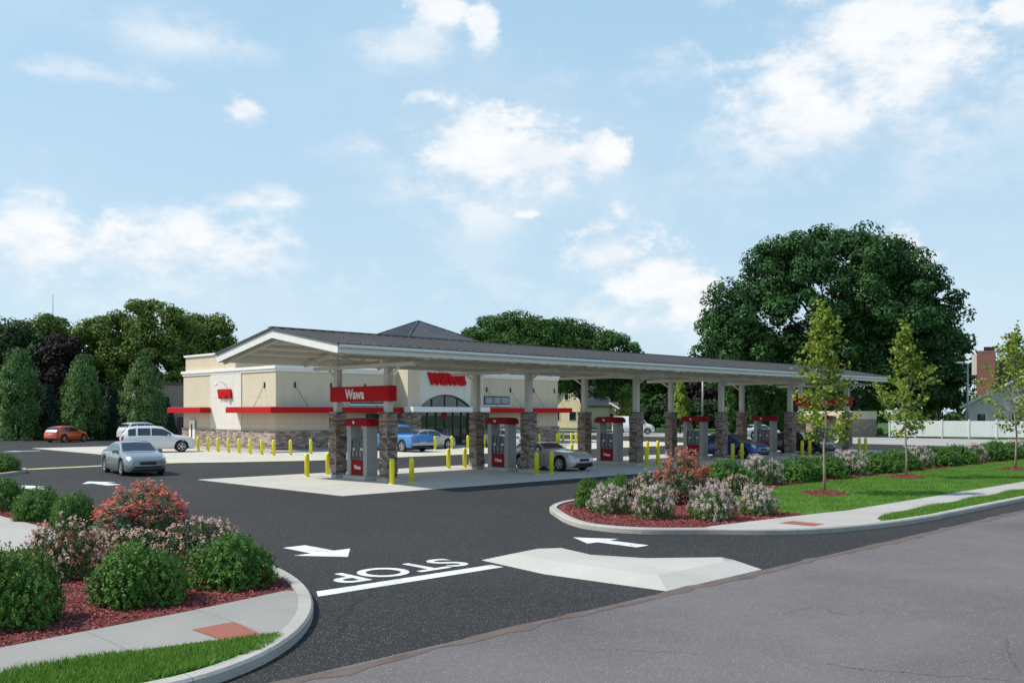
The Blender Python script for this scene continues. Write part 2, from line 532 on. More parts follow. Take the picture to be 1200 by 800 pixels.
def empty(name, loc, rz=0.0):
    o = bpy.data.objects.new(name, None)
    o.empty_display_size = 0.3
    o.location = loc
    o.rotation_euler = (0, 0, rz)
    COL.objects.link(o)
    return o


def kids(o):
    return [c for c in bpy.data.objects if c.parent == o]


def copy_tree(o, parent=None):
    c = o.copy()
    COL.objects.link(c)
    if parent:
        c.parent = parent
    for ch in KID.get(o.name, None) or kids(o):
        copy_tree(ch, c)
    return c


KID = {}


def raw_mesh(name, V, Fq, mat, parent=None, smooth=False):
    """fast mesh from numpy verts and fixed-size faces"""
    me = bpy.data.meshes.new(name)
    nv, nf, k = len(V), len(Fq), Fq.shape[1]
    me.vertices.add(nv)
    me.vertices.foreach_set('co', np.ascontiguousarray(V, dtype=np.float32).ravel())
    me.loops.add(nf * k)
    me.loops.foreach_set('vertex_index', np.ascontiguousarray(Fq, dtype=np.int32).ravel())
    me.polygons.add(nf)
    me.polygons.foreach_set('loop_start', np.arange(0, nf * k, k, dtype=np.int32))
    me.polygons.foreach_set('loop_total', np.full(nf, k, dtype=np.int32))
    me.materials.append(mat)
    me.update(calc_edges=True)
    me.validate()
    o = bpy.data.objects.new(name, me)
    COL.objects.link(o)
    if parent:
        o.parent = parent
    return o


def unit(v):
    return v / np.maximum(np.linalg.norm(v, axis=1, keepdims=True), 1e-9)


def rdirs(n, rng):
    return unit(rng.normal(size=(n, 3)))


def leaves(P, N, T, L, Wd, fold=0.0):
    """diamond leaves: centre P, normal N, long axis T"""
    N = unit(N)
    T = unit(T - N * np.sum(T * N, axis=1, keepdims=True))
    B = np.cross(N, T)
    L = np.broadcast_to(np.asarray(L, float).reshape(-1, 1), (len(P), 1))
    Wd = np.broadcast_to(np.asarray(Wd, float).reshape(-1, 1), (len(P), 1))
    V = np.stack([P - T * L * 0.5, P + B * Wd * 0.5 + T * L * 0.08 + N * fold * Wd, P + T * L * 0.5, P - B * Wd * 0.5 + T * L * 0.08 + N * fold * Wd], axis=1)
    Fq = np.arange(len(P) * 4).reshape(-1, 4)
    return V.reshape(-1, 3), Fq


def text_mesh(name, txt, width, height, depth, mat, parent, loc, rot, bold=0.02):
    cu = bpy.data.curves.new(name + '_outline', 'FONT')
    cu.body = txt
    cu.size = 1.0
    cu.extrude = 0.05
    cu.offset = bold
    cu.resolution_u = 4
    cu.align_x = 'CENTER'
    t = bpy.data.objects.new(name + '_outline', cu)
    COL.objects.link(t)
    dg = bpy.context.evaluated_depsgraph_get()
    me = bpy.data.meshes.new_from_object(t.evaluated_get(dg))
    bpy.data.objects.remove(t)
    bpy.data.curves.remove(cu)
    n = len(me.vertices)
    V = np.zeros(n * 3)
    me.vertices.foreach_get('co', V)
    V = V.reshape(-1, 3)
    lo, hi = V.min(0), V.max(0)
    V = (V - (lo + hi) / 2) / (hi - lo) * np.array([width, height, depth])
    me.vertices.foreach_set('co', V.ravel())
    me.materials.clear()
    me.materials.append(mat)
    me.name = name
    me.update()
    o = bpy.data.objects.new(name, me)
    COL.objects.link(o)
    o.parent = parent
    o.location = loc
    o.rotation_euler = rot
    return o


def inpoly(P, poly):
    x, y = P[:, 0], P[:, 1]
    ins = np.zeros(len(P), bool)
    n = len(poly)
    for i in range(n):
        x0, y0 = poly[i]
        x1, y1 = poly[(i + 1) % n]
        if y0 == y1:
            continue
        c = ((y0 > y) != (y1 > y)) & (x < (x1 - x0) * (y - y0) / (y1 - y0) + x0)
        ins ^= c
    return ins


def scatter(poly, dens, rng, jitter=None):
    P0 = np.array(poly)
    lo, hi = P0.min(0), P0.max(0)
    n = int((hi - lo).prod() * dens)
    P = rng.uniform(lo, hi, (n, 2))
    return P[inpoly(P, poly)]


def smooth_line(pts, k=6):
    """Catmull-Rom through the points (end points kept)"""
    P = [np.array(p, float) for p in pts]
    Q = [P[0]]
    for a, b in zip(P[:-1], P[1:]):
        ln = np.linalg.norm(b - a)
        if ln > 5:
            Q += [a + (b - a) * (0.9 / ln), b - (b - a) * (0.9 / ln)]
        Q.append(b)
    P = Q
    P = [2 * P[0] - P[1]] + P + [2 * P[-1] - P[-2]]
    out = []
    for i in range(1, len(P) - 2):
        p0, p1, p2, p3 = P[i - 1:i + 3]
        lim = np.linalg.norm(p2 - p1) * 1.5 + 1e-6
        p0 = p1 + (p0 - p1) * min(1, lim / (np.linalg.norm(p0 - p1) + 1e-9))
        p3 = p2 + (p3 - p2) * min(1, lim / (np.linalg.norm(p3 - p2) + 1e-9))
        far = np.linalg.norm(p2 - p1) > 5
        for t in (np.linspace(0, 1, k, endpoint=False) if not far else [0.0]):
            out.append(tuple(0.5 * (2 * p1 + (p2 - p0) * t + (2 * p0 - 5 * p1 + 4 * p2 - p3) * t * t + (3 * p1 - p0 - 3 * p2 + p3) * t ** 3)))
    out.append(tuple(P[-2]))
    return out


def offset_line(pts, d):
    P = np.array(pts)
    E = np.diff(P, axis=0)
    E /= np.maximum(np.linalg.norm(E, axis=1, keepdims=True), 1e-9)
    T = np.concatenate([E[:1], E[:-1] + E[1:], E[-1:]])
    T /= np.maximum(np.linalg.norm(T, axis=1, keepdims=True), 1e-9)
    return [tuple(p) for p in P + np.stack([-T[:, 1], T[:, 0]], 1) * d]


SITE = dict(loc=W(0, 0), rz=TH)


def site(o, z=0.0):
    o.location = W(0, 0, z)
    o.rotation_euler = (0, 0, TH)
    return o


def sheet(name, poly, z, mat, label, cat, thick=0.0):
    mb = MB()
    if thick:
        mb.prism(poly, z - thick, z)
    else:
        n = len(poly)
        if sum(poly[i][0] * poly[(i + 1) % n][1] - poly[(i + 1) % n][0] * poly[i][1] for i in range(n)) < 0:
            poly = poly[::-1]
        mb.add([(p[0], p[1], z) for p in poly], [tuple(range(n))])
    o = site(mb.build(name, mat))
    return tag(o, label, cat, kind='structure')


# ------------------------------------------------------------------ the ground
mb = MB()
mb.add([(-700, -300, -0.12), (700, -300, -0.12), (700, 1100, -0.12), (-700, 1100, -0.12)], [(0, 1, 2, 3)])
tag(mb.build('ground', M['soil']), 'green grassy ground reaching to the horizon behind the store', 'ground', kind='structure')
LOT = [(-70, -21.2), (61, -21.2), (61, 71), (-70, 71)]
sheet('parking_lot', LOT, 0.0, M['asphalt'], 'dark new asphalt of the driveway and parking lot', 'asphalt', 0.1)
sheet('street', [(-140, -33.5), (160, -33.5), (160, -21.0), (-140, -21.0)], 0.004, M['street'], 'worn grey street running past the driveway', 'street', 0.1)
rg = np.random.default_rng(5)
xs = np.arange(-60, 70, 0.35)
up = [(x, -21.02 + 0.04 * math.sin(x * 1.7) + rg.normal(0, 0.04)) for x in xs]
dn = [(x, -21.20 + 0.04 * math.sin(x * 0.9) + rg.normal(0, 0.05)) for x in xs[::-1]]
sheet('road_shoulder', up + dn, 0.008, M['grit'], 'brown gritty seam where the new asphalt meets the old street', 'road edge')
# fuel pad and store apron
sheet('concrete_pad', [(-4.85, -4.0), (43.2, -4.0), (43.2, 6.3), (-4.85, 6.3)], 0.012, M['pad'], 'pale concrete pad under the fuel canopy', 'pad', 0.1)
ap = [(1.2, 46), (1.0, 30), (0.4, 22), (0.0, 19.6), (0.9, 18.8), (3.0, 17.4), (6.5, 16.0), (9.0, 15.6), (47, 15.6), (47, 46)]
sheet('store_apron', ap, 0.009, M['apron'], 'pale concrete apron around the store', 'apron', 0.09)
sheet('store_walk', [(9.6, 25.6), (42.5, 25.6), (42.5, 27.85), (11.35, 27.85), (11.35, 43), (9.6, 43)], 0.10, M['walk'], 'raised concrete walk along the store walls', 'sidewalk', 0.14)
yl = [(-7.8, 17.95), (-0.7, 18.75), (0.5, 18.35), (3.0, 16.95), (6.4, 15.6), (9, 15.25), (46, 15.25)]
yo = offset_line(yl, 0.75)
sheet('yellow_line', yl + yo[::-1], 0.016, M['line_yellow'], 'faded yellow line along the edge of the store apron', 'painted line')
# side street beyond the lot
sheet('side_street', [(64.5, -60), (77, -60), (77, 160), (64.5, 160)], -0.012, M['farroad'], 'pale side street beyond the parking lot', 'street', 0.1)
sheet('side_driveway', [(55.5, -7.5), (64.6, -7.5), (64.6, 15), (55.5, 15)], 0.006, M['farroad'], 'pale concrete driveway joining the side street', 'driveway', 0.1)
sheet('far_path', [(82, 16), (83.6, 16), (83.6, 150), (82, 150)], -0.02, M['farroad'], 'pale path on the far side of the side street', 'path', 0.1)


# ------------------------------------------------------------------ planted islands
def curb(name, line, label, h=0.13, w=0.2):
    inn = offset_line(line, w)
    mid = offset_line(line, 0.03)
    mb = MB()
    prof = [(line, -0.05), (line, h - 0.03), (mid, h), (inn, h), (inn, -0.05)]
    n = len(line)
    vs = [(p[0], p[1], z) for ln, z in prof for p in ln]
    fs = []
    for k in range(len(prof) - 1):
        for i in range(n - 1):
            fs.append((k * n + i, k * n + i + 1, (k + 1) * n + i + 1, (k + 1) * n + i))
    mb.add(vs, [f[::-1] for f in fs])
    o = site(mb.build(name, M['curb'], smooth=False))
    return tag(o, label, 'curb', kind='structure'), inn


# right-hand island (between driveway and street), outline runs clockwise from the back
RI = smooth_line([(60, -10.6), (2, -10.6), (-1.5, -10.9), (-3.2, -11.7), (-4.3, -12.9), (-5.3, -14.3), (-5.7, -15.4),
                  (-5.45, -16.6), (-4.4, -17.7), (-3.4, -18.8), (-2.2, -19.5), (-0.2, -20.0), (2, -20.2), (60, -20.2)])
_, RIin = curb('island_curb', RI, 'pale curb round the long planted island beside the street')
sheet('mulch_bed', RIin, 0.09, M['mulch'], 'red mulch bed on the long island beside the street', 'mulch', 0.15)
walk_r = smooth_line([(60, -18.1), (1.6, -18.05), (0, -17.8), (-3.8, -17.4)]) + [(-4.4, -17.45), (-3.3, -18.62), (-2.15, -19.3), (-0.9, -19.6), (-0.1, -19.75)] + smooth_line([(0.4, -19.4), (2.0, -19.15), (60, -19.1)])
sheet('sidewalk', walk_r, 0.115, M['walk'], 'pale sidewalk along the long island', 'sidewalk', 0.1)
LAWN_R = [(60, -18.1), (60, -12.75), (6.5, -12.75), (4.2, -13.1), (2.4, -13.9), (1.2, -15.0), (0.6, -16.2), (0.1, -17.75), (1.6, -18.05)]
VERGE_R = [(0.4, -19.42), (2.0, -19.15), (60, -19.1), (60, -20.0), (2, -20.0), (0.0, -19.78)]
sheet('lawn', LAWN_R, 0.108, M['turf'], 'bright lawn under the young street trees', 'lawn', 0.1)
sheet('verge', VERGE_R, 0.108, M['turf'], 'narrow grass verge between sidewalk and curb', 'verge', 0.1)
sheet('tactile_strip', [AB(*G(x, y, 0.12)[:2]) for x, y in ((913, 612.5), (928, 610), (966, 613.5), (953, 616))], 0.121, M['tactile'], 'thin brick red tactile strip by the long island', 'tactile paving')

# left-hand island
arc_ = [(-18.2 + 4.4 * math.cos(t) ** (2 / 1.75), -14.0 - 6.7 * math.sin(t) ** (2 / 1.75)) for t in np.linspace(math.pi / 2 - 0.04, 0.04, 22)]
LI = [(-60, -20.7), (-22, -20.7), (-19.5, -20.7), (-18.6, -20.7)] + arc_ + smooth_line([(-13.78, -13.6), (-13.6, -12), (-13.4, -9), (-13.3, 6), (-13.8, 7.4), (-15.5, 8), (-60, 8)])
_, LIin = curb('corner_curb', LI, 'pale curved curb round the corner bed')
sheet('corner_mulch', LIin, 0.09, M['mulch'], 'red mulch bed at the driveway corner', 'mulch', 0.15)
ain = [p for p in offset_line(LI, 0.185) if p[0] > -19 and p[1] < -16.4]
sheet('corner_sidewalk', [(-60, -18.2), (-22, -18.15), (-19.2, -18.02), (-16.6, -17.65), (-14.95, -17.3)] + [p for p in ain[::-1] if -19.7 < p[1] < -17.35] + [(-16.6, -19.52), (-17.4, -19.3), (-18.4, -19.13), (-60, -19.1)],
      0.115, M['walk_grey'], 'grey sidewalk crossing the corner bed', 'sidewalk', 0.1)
sheet('garden_path', smooth_line([(-14.9, 7.5), (-14.9, -5.0), (-14.95, -7.4), (-15.4, -9.0), (-16.4, -10.2), (-17.6, -10.6), (-40, -10.6)])
      + smooth_line([(-40, -9.3), (-17.4, -9.3), (-16.6, -8.4), (-16.35, -7), (-16.3, 7.5)]), 0.115, M['walk'], 'pale garden path curving behind the corner bed', 'path', 0.1)
LAWN_L = [(-40, -19.12), (-18.4, -19.14), (-17.4, -19.31), (-16.5, -19.55)] + [p for p in ain[::-1] if p[1] < -19.7] + [(-19, -20.51), (-40, -20.51)]
LAWN_L2 = [(-16.5, 7.5), (-16.5, -7.0), (-16.75, -8.5), (-17.5, -9.25), (-40, -9.25), (-40, 7.5)]
sheet('corner_verge', LAWN_L, 0.108, M['turf'], 'grass verge inside the curved corner curb', 'verge', 0.1)
sheet('back_lawn', LAWN_L2, 0.108, M['turf'], 'lawn patch behind the garden path', 'lawn', 0.1)
tp = [AB(*G(x, y, 0.12)[:2]) for x, y in ((225, 737), (274, 728), (313, 745), (264, 751))]
sheet('tactile_pad', tp, 0.121, M['tactile'], 'brick red tactile pad set in the corner sidewalk', 'tactile paving')

# small island further back
SI = smooth_line([(-30, 12.5), (-13, 12.5), (-10.6, 13.5), (-9.2, 14.8), (-8.3, 16.2), (-7.9, 17.6), (-8.6, 18.5), (-10.5, 18.6), (-30, 18.6)])
_, SIin = curb('entrance_curb', SI, 'pale curb of the small island by the yellow line')
sheet('entrance_mulch', SIin, 0.09, M['mulch'], 'red mulch on the small island by the yellow line', 'mulch', 0.15)

# concrete splitter island in the driveway
pm = [(-10.5, -16.75), (-9.3, -16.6), (-8.4, -17.0), (-8.75, -18.1), (-8.35, -19.0), (-7.15, -20.05), (-7.7, -20.95), (-10.5, -20.95), (-10.75, -18.6)]
pin = [(-10.1, -17.2), (-9.35, -17.1), (-8.95, -17.35), (-9.2, -18.3), (-8.8, -19.25), (-7.75, -20.15), (-8.1, -20.45), (-10.05, -20.45), (-10.2, -18.6)]
mb = MB()
n = len(pm)
mb.add([(p[0], p[1], 0.0) for p in pm] + [(p[0], p[1], 0.13) for p in pin],
       [tuple(range(n, 2 * n))[::-1]] + [(i, n + i, n + (i + 1) % n, (i + 1) % n) for i in range(n)])
tag(site(mb.build('median', M['median'])), 'low pale concrete splitter island in the driveway mouth', 'median', kind='structure')


# ------------------------------------------------------------------ road markings
def marking(name, polys, z, label):
    mb = MB()
    for poly in polys:
        n = len(poly)
        if sum(poly[i][0] * poly[(i + 1) % n][1] - poly[(i + 1) % n][0] * poly[i][1] for i in range(n)) < 0:
            poly = poly[::-1]
        mb.add([(p[0], p[1], z) for p in poly], [tuple(range(n))])
    return tag(site(mb.build(name, M['line_white'])), label, 'road marking', kind='structure')


marking('stop_line', [[(-14.55, -17.55), (-10.75, -17.6), (-10.75, -17.28), (-14.35, -17.2)]], 0.005, 'white stop line across the exit lane')


def arrow(cx, cy, ang, L, wd, label):
    base = [(0.5, 0), (0.05, 0.5), (0.05, 0.2), (-0.5, 0.2), (-0.5, -0.2), (0.05, -0.2), (0.05, -0.5)]
    c, s = math.cos(ang), math.sin(ang)
    P = [(cx + c * u * L - s * v * wd, cy + s * u * L + c * v * wd) for u, v in base]
    marking('lane_arrow', [P], 0.005, label)['group'] = 'white lane arrows'


a_ = AB(*G(375, 646)[:2])
arrow(a_[0], a_[1], R(-90), 1.9, 1.3, 'white lane arrow above the stop lettering')
a_ = AB(*G(711, 634.5)[:2])
arrow(a_[0], a_[1], R(90), 1.9, 1.0, 'white lane arrow beside the long planted island')
for (x, y, an, lb) in ((118, 566, 90, 'white lane arrow in front of the teal grey sedan'), (36, 571, 90, 'white lane arrow behind the corner hedge'),
                       (24, 528.5, 180, 'white lane arrow near the orange car')):
    a_ = AB(*G(x, y)[:2])
    arrow(a_[0], a_[1], R(an), 2.6, 1.3, lb)
marking('stall_line', [[(x, 65.5), (x + 0.14, 65.5), (x + 0.14, 70.6), (x, 70.6)] for x in np.arange(-30, 60, 2.8)], 0.005, 'white parking stall lines along the far edge of the lot')
st = text_mesh('stop_lettering', 'STOP', 2.75, 0.92, 0.004, M['line_white'], None, W(-12.3, -16.55, 0.006), (0, 0, TH + math.pi), 0.012)
tag(st, 'white STOP lettering painted ahead of the stop line', 'road marking', kind='structure')


# ------------------------------------------------------------------ ground cover
def grass(name, poly, dens, h, label, seed):
    rng = np.random.default_rng(seed)
    P = scatter(poly, dens, rng)
    n = len(P)
    hh = h * rng.uniform(0.5, 1.25, n)[:, None] * (0.8 + 0.35 * np.sin(P[:, :1] * 1.9) * np.cos(P[:, 1:] * 2.3))
    ang = rng.uniform(0, 2 * np.pi, n)
    d = np.stack([np.cos(ang), np.sin(ang), np.zeros(n)], 1)
    lean = rng.normal(0, 0.35, (n, 3))
    lean[:, 2] = 1
    B = np.concatenate([P, np.full((n, 1), 0.105)], 1)
    wd = (0.05 * h + 0.0035) * rng.uniform(0.7, 1.4, n)[:, None]
    V = np.stack([B - d * wd, B + d * wd, B + lean * hh], 1).reshape(-1, 3)
    o = site(raw_mesh(name, V, np.arange(3 * n).reshape(-1, 3), M['blade']))
    tag(o, label, 'grass', kind='stuff')


grass('grass_blades', [p for p in LAWN_L if True][:0] + [(-24, -19.15), (-18.4, -19.16), (-17.4, -19.33), (-16.55, -19.58), (-16.42, -19.72), (-16.9, -20.12), (-17.7, -20.38), (-19, -20.46), (-24, -20.46)], 5600, 0.085, 'long green grass blades on the corner verge', 1)
grass('lawn_grass', [(34, -18.05), (34, -12.8), (6.5, -12.8), (4.2, -13.15), (2.4, -13.95), (1.25, -15.0), (0.65, -16.2), (0.15, -17.7), (1.6, -18.0)], 900, 0.07, 'short bright grass on the lawn under the young trees', 2)
grass('verge_grass', [(0.45, -19.44), (2.0, -19.18), (34, -19.13), (34, -19.97), (2, -19.97), (0.1, -19.76)], 1500, 0.09, 'grass on the narrow verge along the street curb', 3)
grass('path_grass', [(-16.55, -2), (-16.55, -7.0), (-16.8, -8.5), (-17.5, -9.25), (-22, -9.25), (-22, -2)], 900, 0.09, 'grass on the lawn behind the garden path', 4)


def chips(name, poly, dens, label, seed, sz=0.05):
    rng = np.random.default_rng(seed)
    P = scatter(poly, dens, rng)
    n = len(P)
    C = np.concatenate([P, rng.uniform(0.094, 0.125, (n, 1))], 1)
    N = rng.normal(0, 0.4, (n, 3))
    N[:, 2] = 1
    V, Fq = leaves(C, N, rdirs(n, rng), sz * rng.uniform(0.6, 1.7, n), sz * 0.36 * rng.uniform(0.6, 1.3, n), 0.3)
    tag(site(raw_mesh(name, V, Fq, M['chip'])), label, 'mulch', kind='stuff')


chips('mulch_chips', [(-24, -18.12), (-19.2, -17.98), (-16.6, -17.61), (-14.9, -17.22), (-14.55, -16.5), (-14.1, -15.1), (-13.75, -13), (-13.55, -10), (-13.55, -2), (-14.85, -2), (-14.9, -7.4), (-15.4, -9.0), (-16.4, -10.2), (-17.6, -10.65), (-24, -10.65)],
      900, 'shredded red bark chips of the corner bed', 21)
chips('bark_chips', [(1.0, -15.2), (0.5, -16.2), (0.05, -17.75), (-3.75, -17.36), (-4.3, -17.35), (-5.2, -16.4), (-5.4, -15.4), (-5.0, -14.4), (-4.1, -13.2), (-3.1, -12.0), (-1.5, -11.15), (2, -10.85), (30, -10.85), (30, -12.7), (6.5, -12.7), (4.2, -13.05), (2.4, -13.8)],
      420, 'shredded red bark chips of the long island bed', 22, 0.06)


# ------------------------------------------------------------------ shrubs
def shrub_parts(kind, seed):
    """unit shrub (radius 1, height about 1): leaf mesh arrays and blossom arrays"""
    rng = np.random.default_rng(seed)
    ns = {'laurel': 1250, 'rose': 600, 'spirea': 800, 'oleander': 420}[kind]
    d = rdirs(ns * 3, rng)
    d = d[d[:, 2] > -0.35][:ns]
    lump = 1 + 0.16 * np.sin(d[:, :1] * 4.3 + seed) * np.cos(d[:, 1:2] * 3.9 + 2 * seed) + rng.normal(0, 0.07, (len(d), 1))
    fr = np.where(rng.random((len(d), 1)) < 0.3, rng.uniform(0.45, 0.85, (len(d), 1)), 1.0)
    tips = d * lump * fr * np.array([0.95, 0.95, 0.74]) + np.array([0, 0, 0.26])
    tips[:, 2] = np.maximum(tips[:, 2], 0.06)
    ax = unit(d * 0.8 + np.array([0, 0, 0.55]) + rng.normal(0, 0.2, d.shape))
    if kind == 'oleander':
        tips[:, 2] *= 1.35
        tips[:, :2] *= 0.62 + 0.42 * np.clip(tips[:, 2:3], 0, 1)
        ax = unit(ax + np.array([0, 0, 0.6]))
    per = {'laurel': 13, 'rose': 12, 'spirea': 13, 'oleander': 18}[kind]
    P = np.repeat(tips, per, 0)
    A = np.repeat(ax, per, 0)
    o = rdirs(len(P), rng)
    o = unit(o - A * np.sum(o * A, 1, keepdims=True) * 0.9)
    back = rng.uniform(0, 1, (len(P), 1))
    ln = {'laurel': 0.082, 'rose': 0.07, 'spirea': 0.07, 'oleander': 0.14}[kind]
    T = unit(o * (0.45 + 0.6 * back) + A * (0.9 - 0.4 * back))
    C = P - A * back * 0.16 + T * ln * 0.45
    N = unit(A * 0.8 - o * 0.25 + rng.normal(0, 0.25, A.shape))
    asp = {'laurel': 0.42, 'rose': 0.55, 'spirea': 0.45, 'oleander': 0.22}[kind]
    L = ln * rng.uniform(0.7, 1.25, len(P))
    V, Fq = leaves(C, N, T, L, L * asp, 0.15)
    bl = None
    if kind != 'laurel':
        frac = {'rose': 0.42, 'spirea': 0.34, 'oleander': 0.9}[kind]
        up_ = tips[:, 2] > {'rose': 0.25, 'spirea': 0.3, 'oleander': 0.70}[kind]
        sel = (rng.random(len(tips)) < frac) & (fr[:, 0] > 0.9) & (up_ | (rng.random(len(tips)) < 0.25))
        c = tips[sel] + ax[sel] * 0.045
        k = {'rose': 9, 'spirea': 30, 'oleander': 14}[kind]
        spread = {'rose': 0.026, 'spirea': 0.042, 'oleander': 0.055}[kind]
        sz = {'rose': 0.055, 'spirea': 0.036, 'oleander': 0.062}[kind]
        Pb = np.repeat(c, k, 0) + rng.normal(0, spread, (len(c) * k, 3))
        Nb = unit(np.repeat(ax[sel], k, 0) + rng.normal(0, 0.6, (len(c) * k, 3)))
        bl = leaves(Pb, Nb, rdirs(len(Pb), rng), sz * rng.uniform(0.7, 1.3, len(Pb)), sz * 0.85, 0.2)
    k3 = np.array([1 / np.percentile(np.hypot(V[:, 0], V[:, 1]), 97)] * 2 + [1 / np.percentile(V[:, 2], 99.5)])
    V = V * k3
    if bl is not None:
        bl = (bl[0] * k3, bl[1])
    return V, Fq, bl


KINDS = {'laurel': ('green_shrub', 'leaf_box', None), 'rose': ('rose_bush', 'leaf_rose', 'fl_pink'),
         'spirea': ('flowering_shrub', 'leaf_spirea', 'fl_mauve'), 'oleander': ('coral_shrub', 'leaf_grey', 'fl_red')}
PROTO = {}


def shrub(kind, loc, rad, h, label, group, var=0):
    key = (kind, var)
    nm, lm, fm = KINDS[kind]
    if key not in PROTO:
        V, Fq, bl = shrub_parts(kind, 3 + 7 * var + len(kind))
        r = empty(nm, (0, 0, 0))
        f = raw_mesh('foliage', V, Fq, M[lm], r)
        ks = [f]
        if bl is not None:
            b = raw_mesh('blossoms', bl[0], bl[1], M[fm], r)
            b['kind'] = 'stuff'
            ks.append(b)
        mb = MB()
        rng = np.random.default_rng(var)
        for k in range(9):
            a = k * 2.4 + var
            mb.tube([(0.06 * math.cos(a), 0.06 * math.sin(a), -0.03), (0.25 * math.cos(a), 0.25 * math.sin(a), 0.25), (0.5 * math.cos(a), 0.5 * math.sin(a), 0.6)], [0.022, 0.016, 0.006], 5)
        ks.append(mb.build('stems', M['bark'], r))
        PROTO[key] = r
        KID[r.name] = ks
        o = r
    else:
        o = PROTO[key].copy()
        COL.objects.link(o)
        for c_ in KID[PROTO[key].name]:
            c2 = c_.copy()
            COL.objects.link(c2)
            c2.parent = o
    o.location = loc
    o.rotation_euler = (0, 0, random.uniform(0, 6.28))
    o.scale = (rad, rad, h)
    tag(o, label, 'shrub', group)
    return o


def pxshrub(kind, x, y, w, top, label, group, var=0):
    """shrub whose foot (front bottom edge) shows at (x, y)"""
    p = G(x, y, 0.1)
    d = p.y
    rad = w * d / F / 2
    c = at(x, d + rad * 0.95, 0.1)
    h = zat(top, d + rad * 0.6) - 0.1
    return shrub(kind, c, rad * c.y / d * 0.95, h, label, group, var)


GL = 'shrubs of the driveway corner bed'
pxshrub('laurel', 10, 744, 126, 645, 'large round green shrub at the very corner of the bed, cut by the photo edge', GL, 0)
pxshrub('laurel', 161, 716, 116, 640, 'round green shrub in the middle of the corner bed beside the sidewalk', GL, 1)
pxshrub('laurel', 273, 694, 106, 628, 'round green shrub at the driveway end of the corner bed', GL, 2)
pxshrub('rose', 75, 684, 96, 612, 'pale pink rose bush nearest the garden path', GL, 0)
pxshrub('rose', 158, 668, 86, 624, 'pale pink rose bush below the coral flowered shrub', GL, 1)
pxshrub('rose', 236, 664, 92, 610, 'pale pink rose bush behind the green shrub at the driveway end', GL, 2)
pxshrub('oleander', 166, 645, 118, 570, 'tall coral red flowering shrub in the corner bed', GL, 0)
pxshrub('laurel', 87, 622, 54, 578, 'green shrub of the path hedge beside the coral shrub', GL, 1)
pxshrub('laurel', 46, 612, 60, 571, 'green shrub in the middle of the hedge along the garden path', GL, 2)
pxshrub('laurel', 4, 600, 66, 561, 'green shrub of the path hedge at the photo edge', GL, 0)
pxshrub('laurel', 4, 553, 42, 532, 'small green shrub alone on the small island by the yellow line', 'shrub on the small island', 2)
GR = 'shrubs at the nose of the long island'
for i, (x, y, w, t) in enumerate(((714, 603, 54, 569), (767, 609, 56, 571), (836, 611, 60, 570), (888, 605, 50, 570))):
    pxshrub('spirea', x, y, w, t, 'mauve flowering round shrub, %s from the curb nose in the front row' % ORD[i], GR, i % 3)
pxshrub('laurel', 690, 596, 38, 561, 'green shrub at the tip of the long island', GR, 0)
pxshrub('laurel', 724, 588, 42, 557, 'green shrub behind the first mauve shrub of the front row', GR, 1)
pxshrub('rose', 758, 590, 44, 555, 'pale rose bush beside the coral shrub on the long island', GR, 0)
pxshrub('rose', 830, 588, 40, 561, 'pale rose bush behind the third mauve shrub', GR, 1)
pxshrub('rose', 864, 582, 42, 557, 'pale rose bush behind the fourth mauve shrub', GR, 2)
pxshrub('oleander', 801, 593, 62, 531, 'tall coral red flowering shrub on the long island', GR, 1)
HG = 'hedge row along the back of the long island'
ig = ip = 0
for k in range(0, 17):
    a = 5.9 + 2.37 * k
    pink = k % 3 == 1
    if pink:
        shrub('spirea', W(a, -11.6, 0.1), 0.80, 0.96, 'mauve flowering shrub in the lawn hedge, %s mauve one from the coral shrub' % ORD[ip], HG, k % 3)
        ip += 1
    else:
        shrub('laurel', W(a + random.uniform(-.1, .1), -11.6, 0.1), 1.12, random.uniform(0.84, 1.0), 'green shrub in the lawn hedge, %s green one from the coral shrub' % ORD[ig], HG, k % 3)
        ig += 1

# ------------------------------------------------------------------ trees
def crown(name, lobes, nclump, cr, per, leaf, mat, parent, seed, zlow=-0.55, inner=0.5):
    """clumped foliage: clumps placed through the lobes, leaf faces over each clump"""
    rng = np.random.default_rng(seed)
    L = np.array(lobes, float)
    wts = L[:, 3] * L[:, 4]
    idx = rng.choice(len(L), nclump, p=wts / wts.sum())
    d = rdirs(nclump, rng)
    d[:, 2] = np.where(d[:, 2] < zlow, -d[:, 2], d[:, 2])
    rad = rng.uniform(inner, 1.0, (nclump, 1)) ** 0.6
    C = L[idx, :3] + d * rad * np.stack([L[idx, 3], L[idx, 3], L[idx, 4]], 1)
    crs = cr * rng.uniform(0.6, 1.35, nclump)
    P = np.repeat(C, per, 0)
    dd = rdirs(len(P), rng)
    rr = np.repeat(crs, per)[:, None] * rng.uniform(0.35, 1.0, (len(P), 1)) ** 0.5
    P = P + dd * rr * np.array([1, 1, 0.7])
    N = unit(dd + np.array([0, 0, 0.35]) + rng.normal(0, 0.45, dd.shape))
    lf = leaf * rng.uniform(0.6, 1.4, len(P))
    V, Fq = leaves(P, N, rdirs(len(P), rng), lf, lf * 0.62, 0.12)
    return raw_mesh(name, V, Fq, mat, parent), C


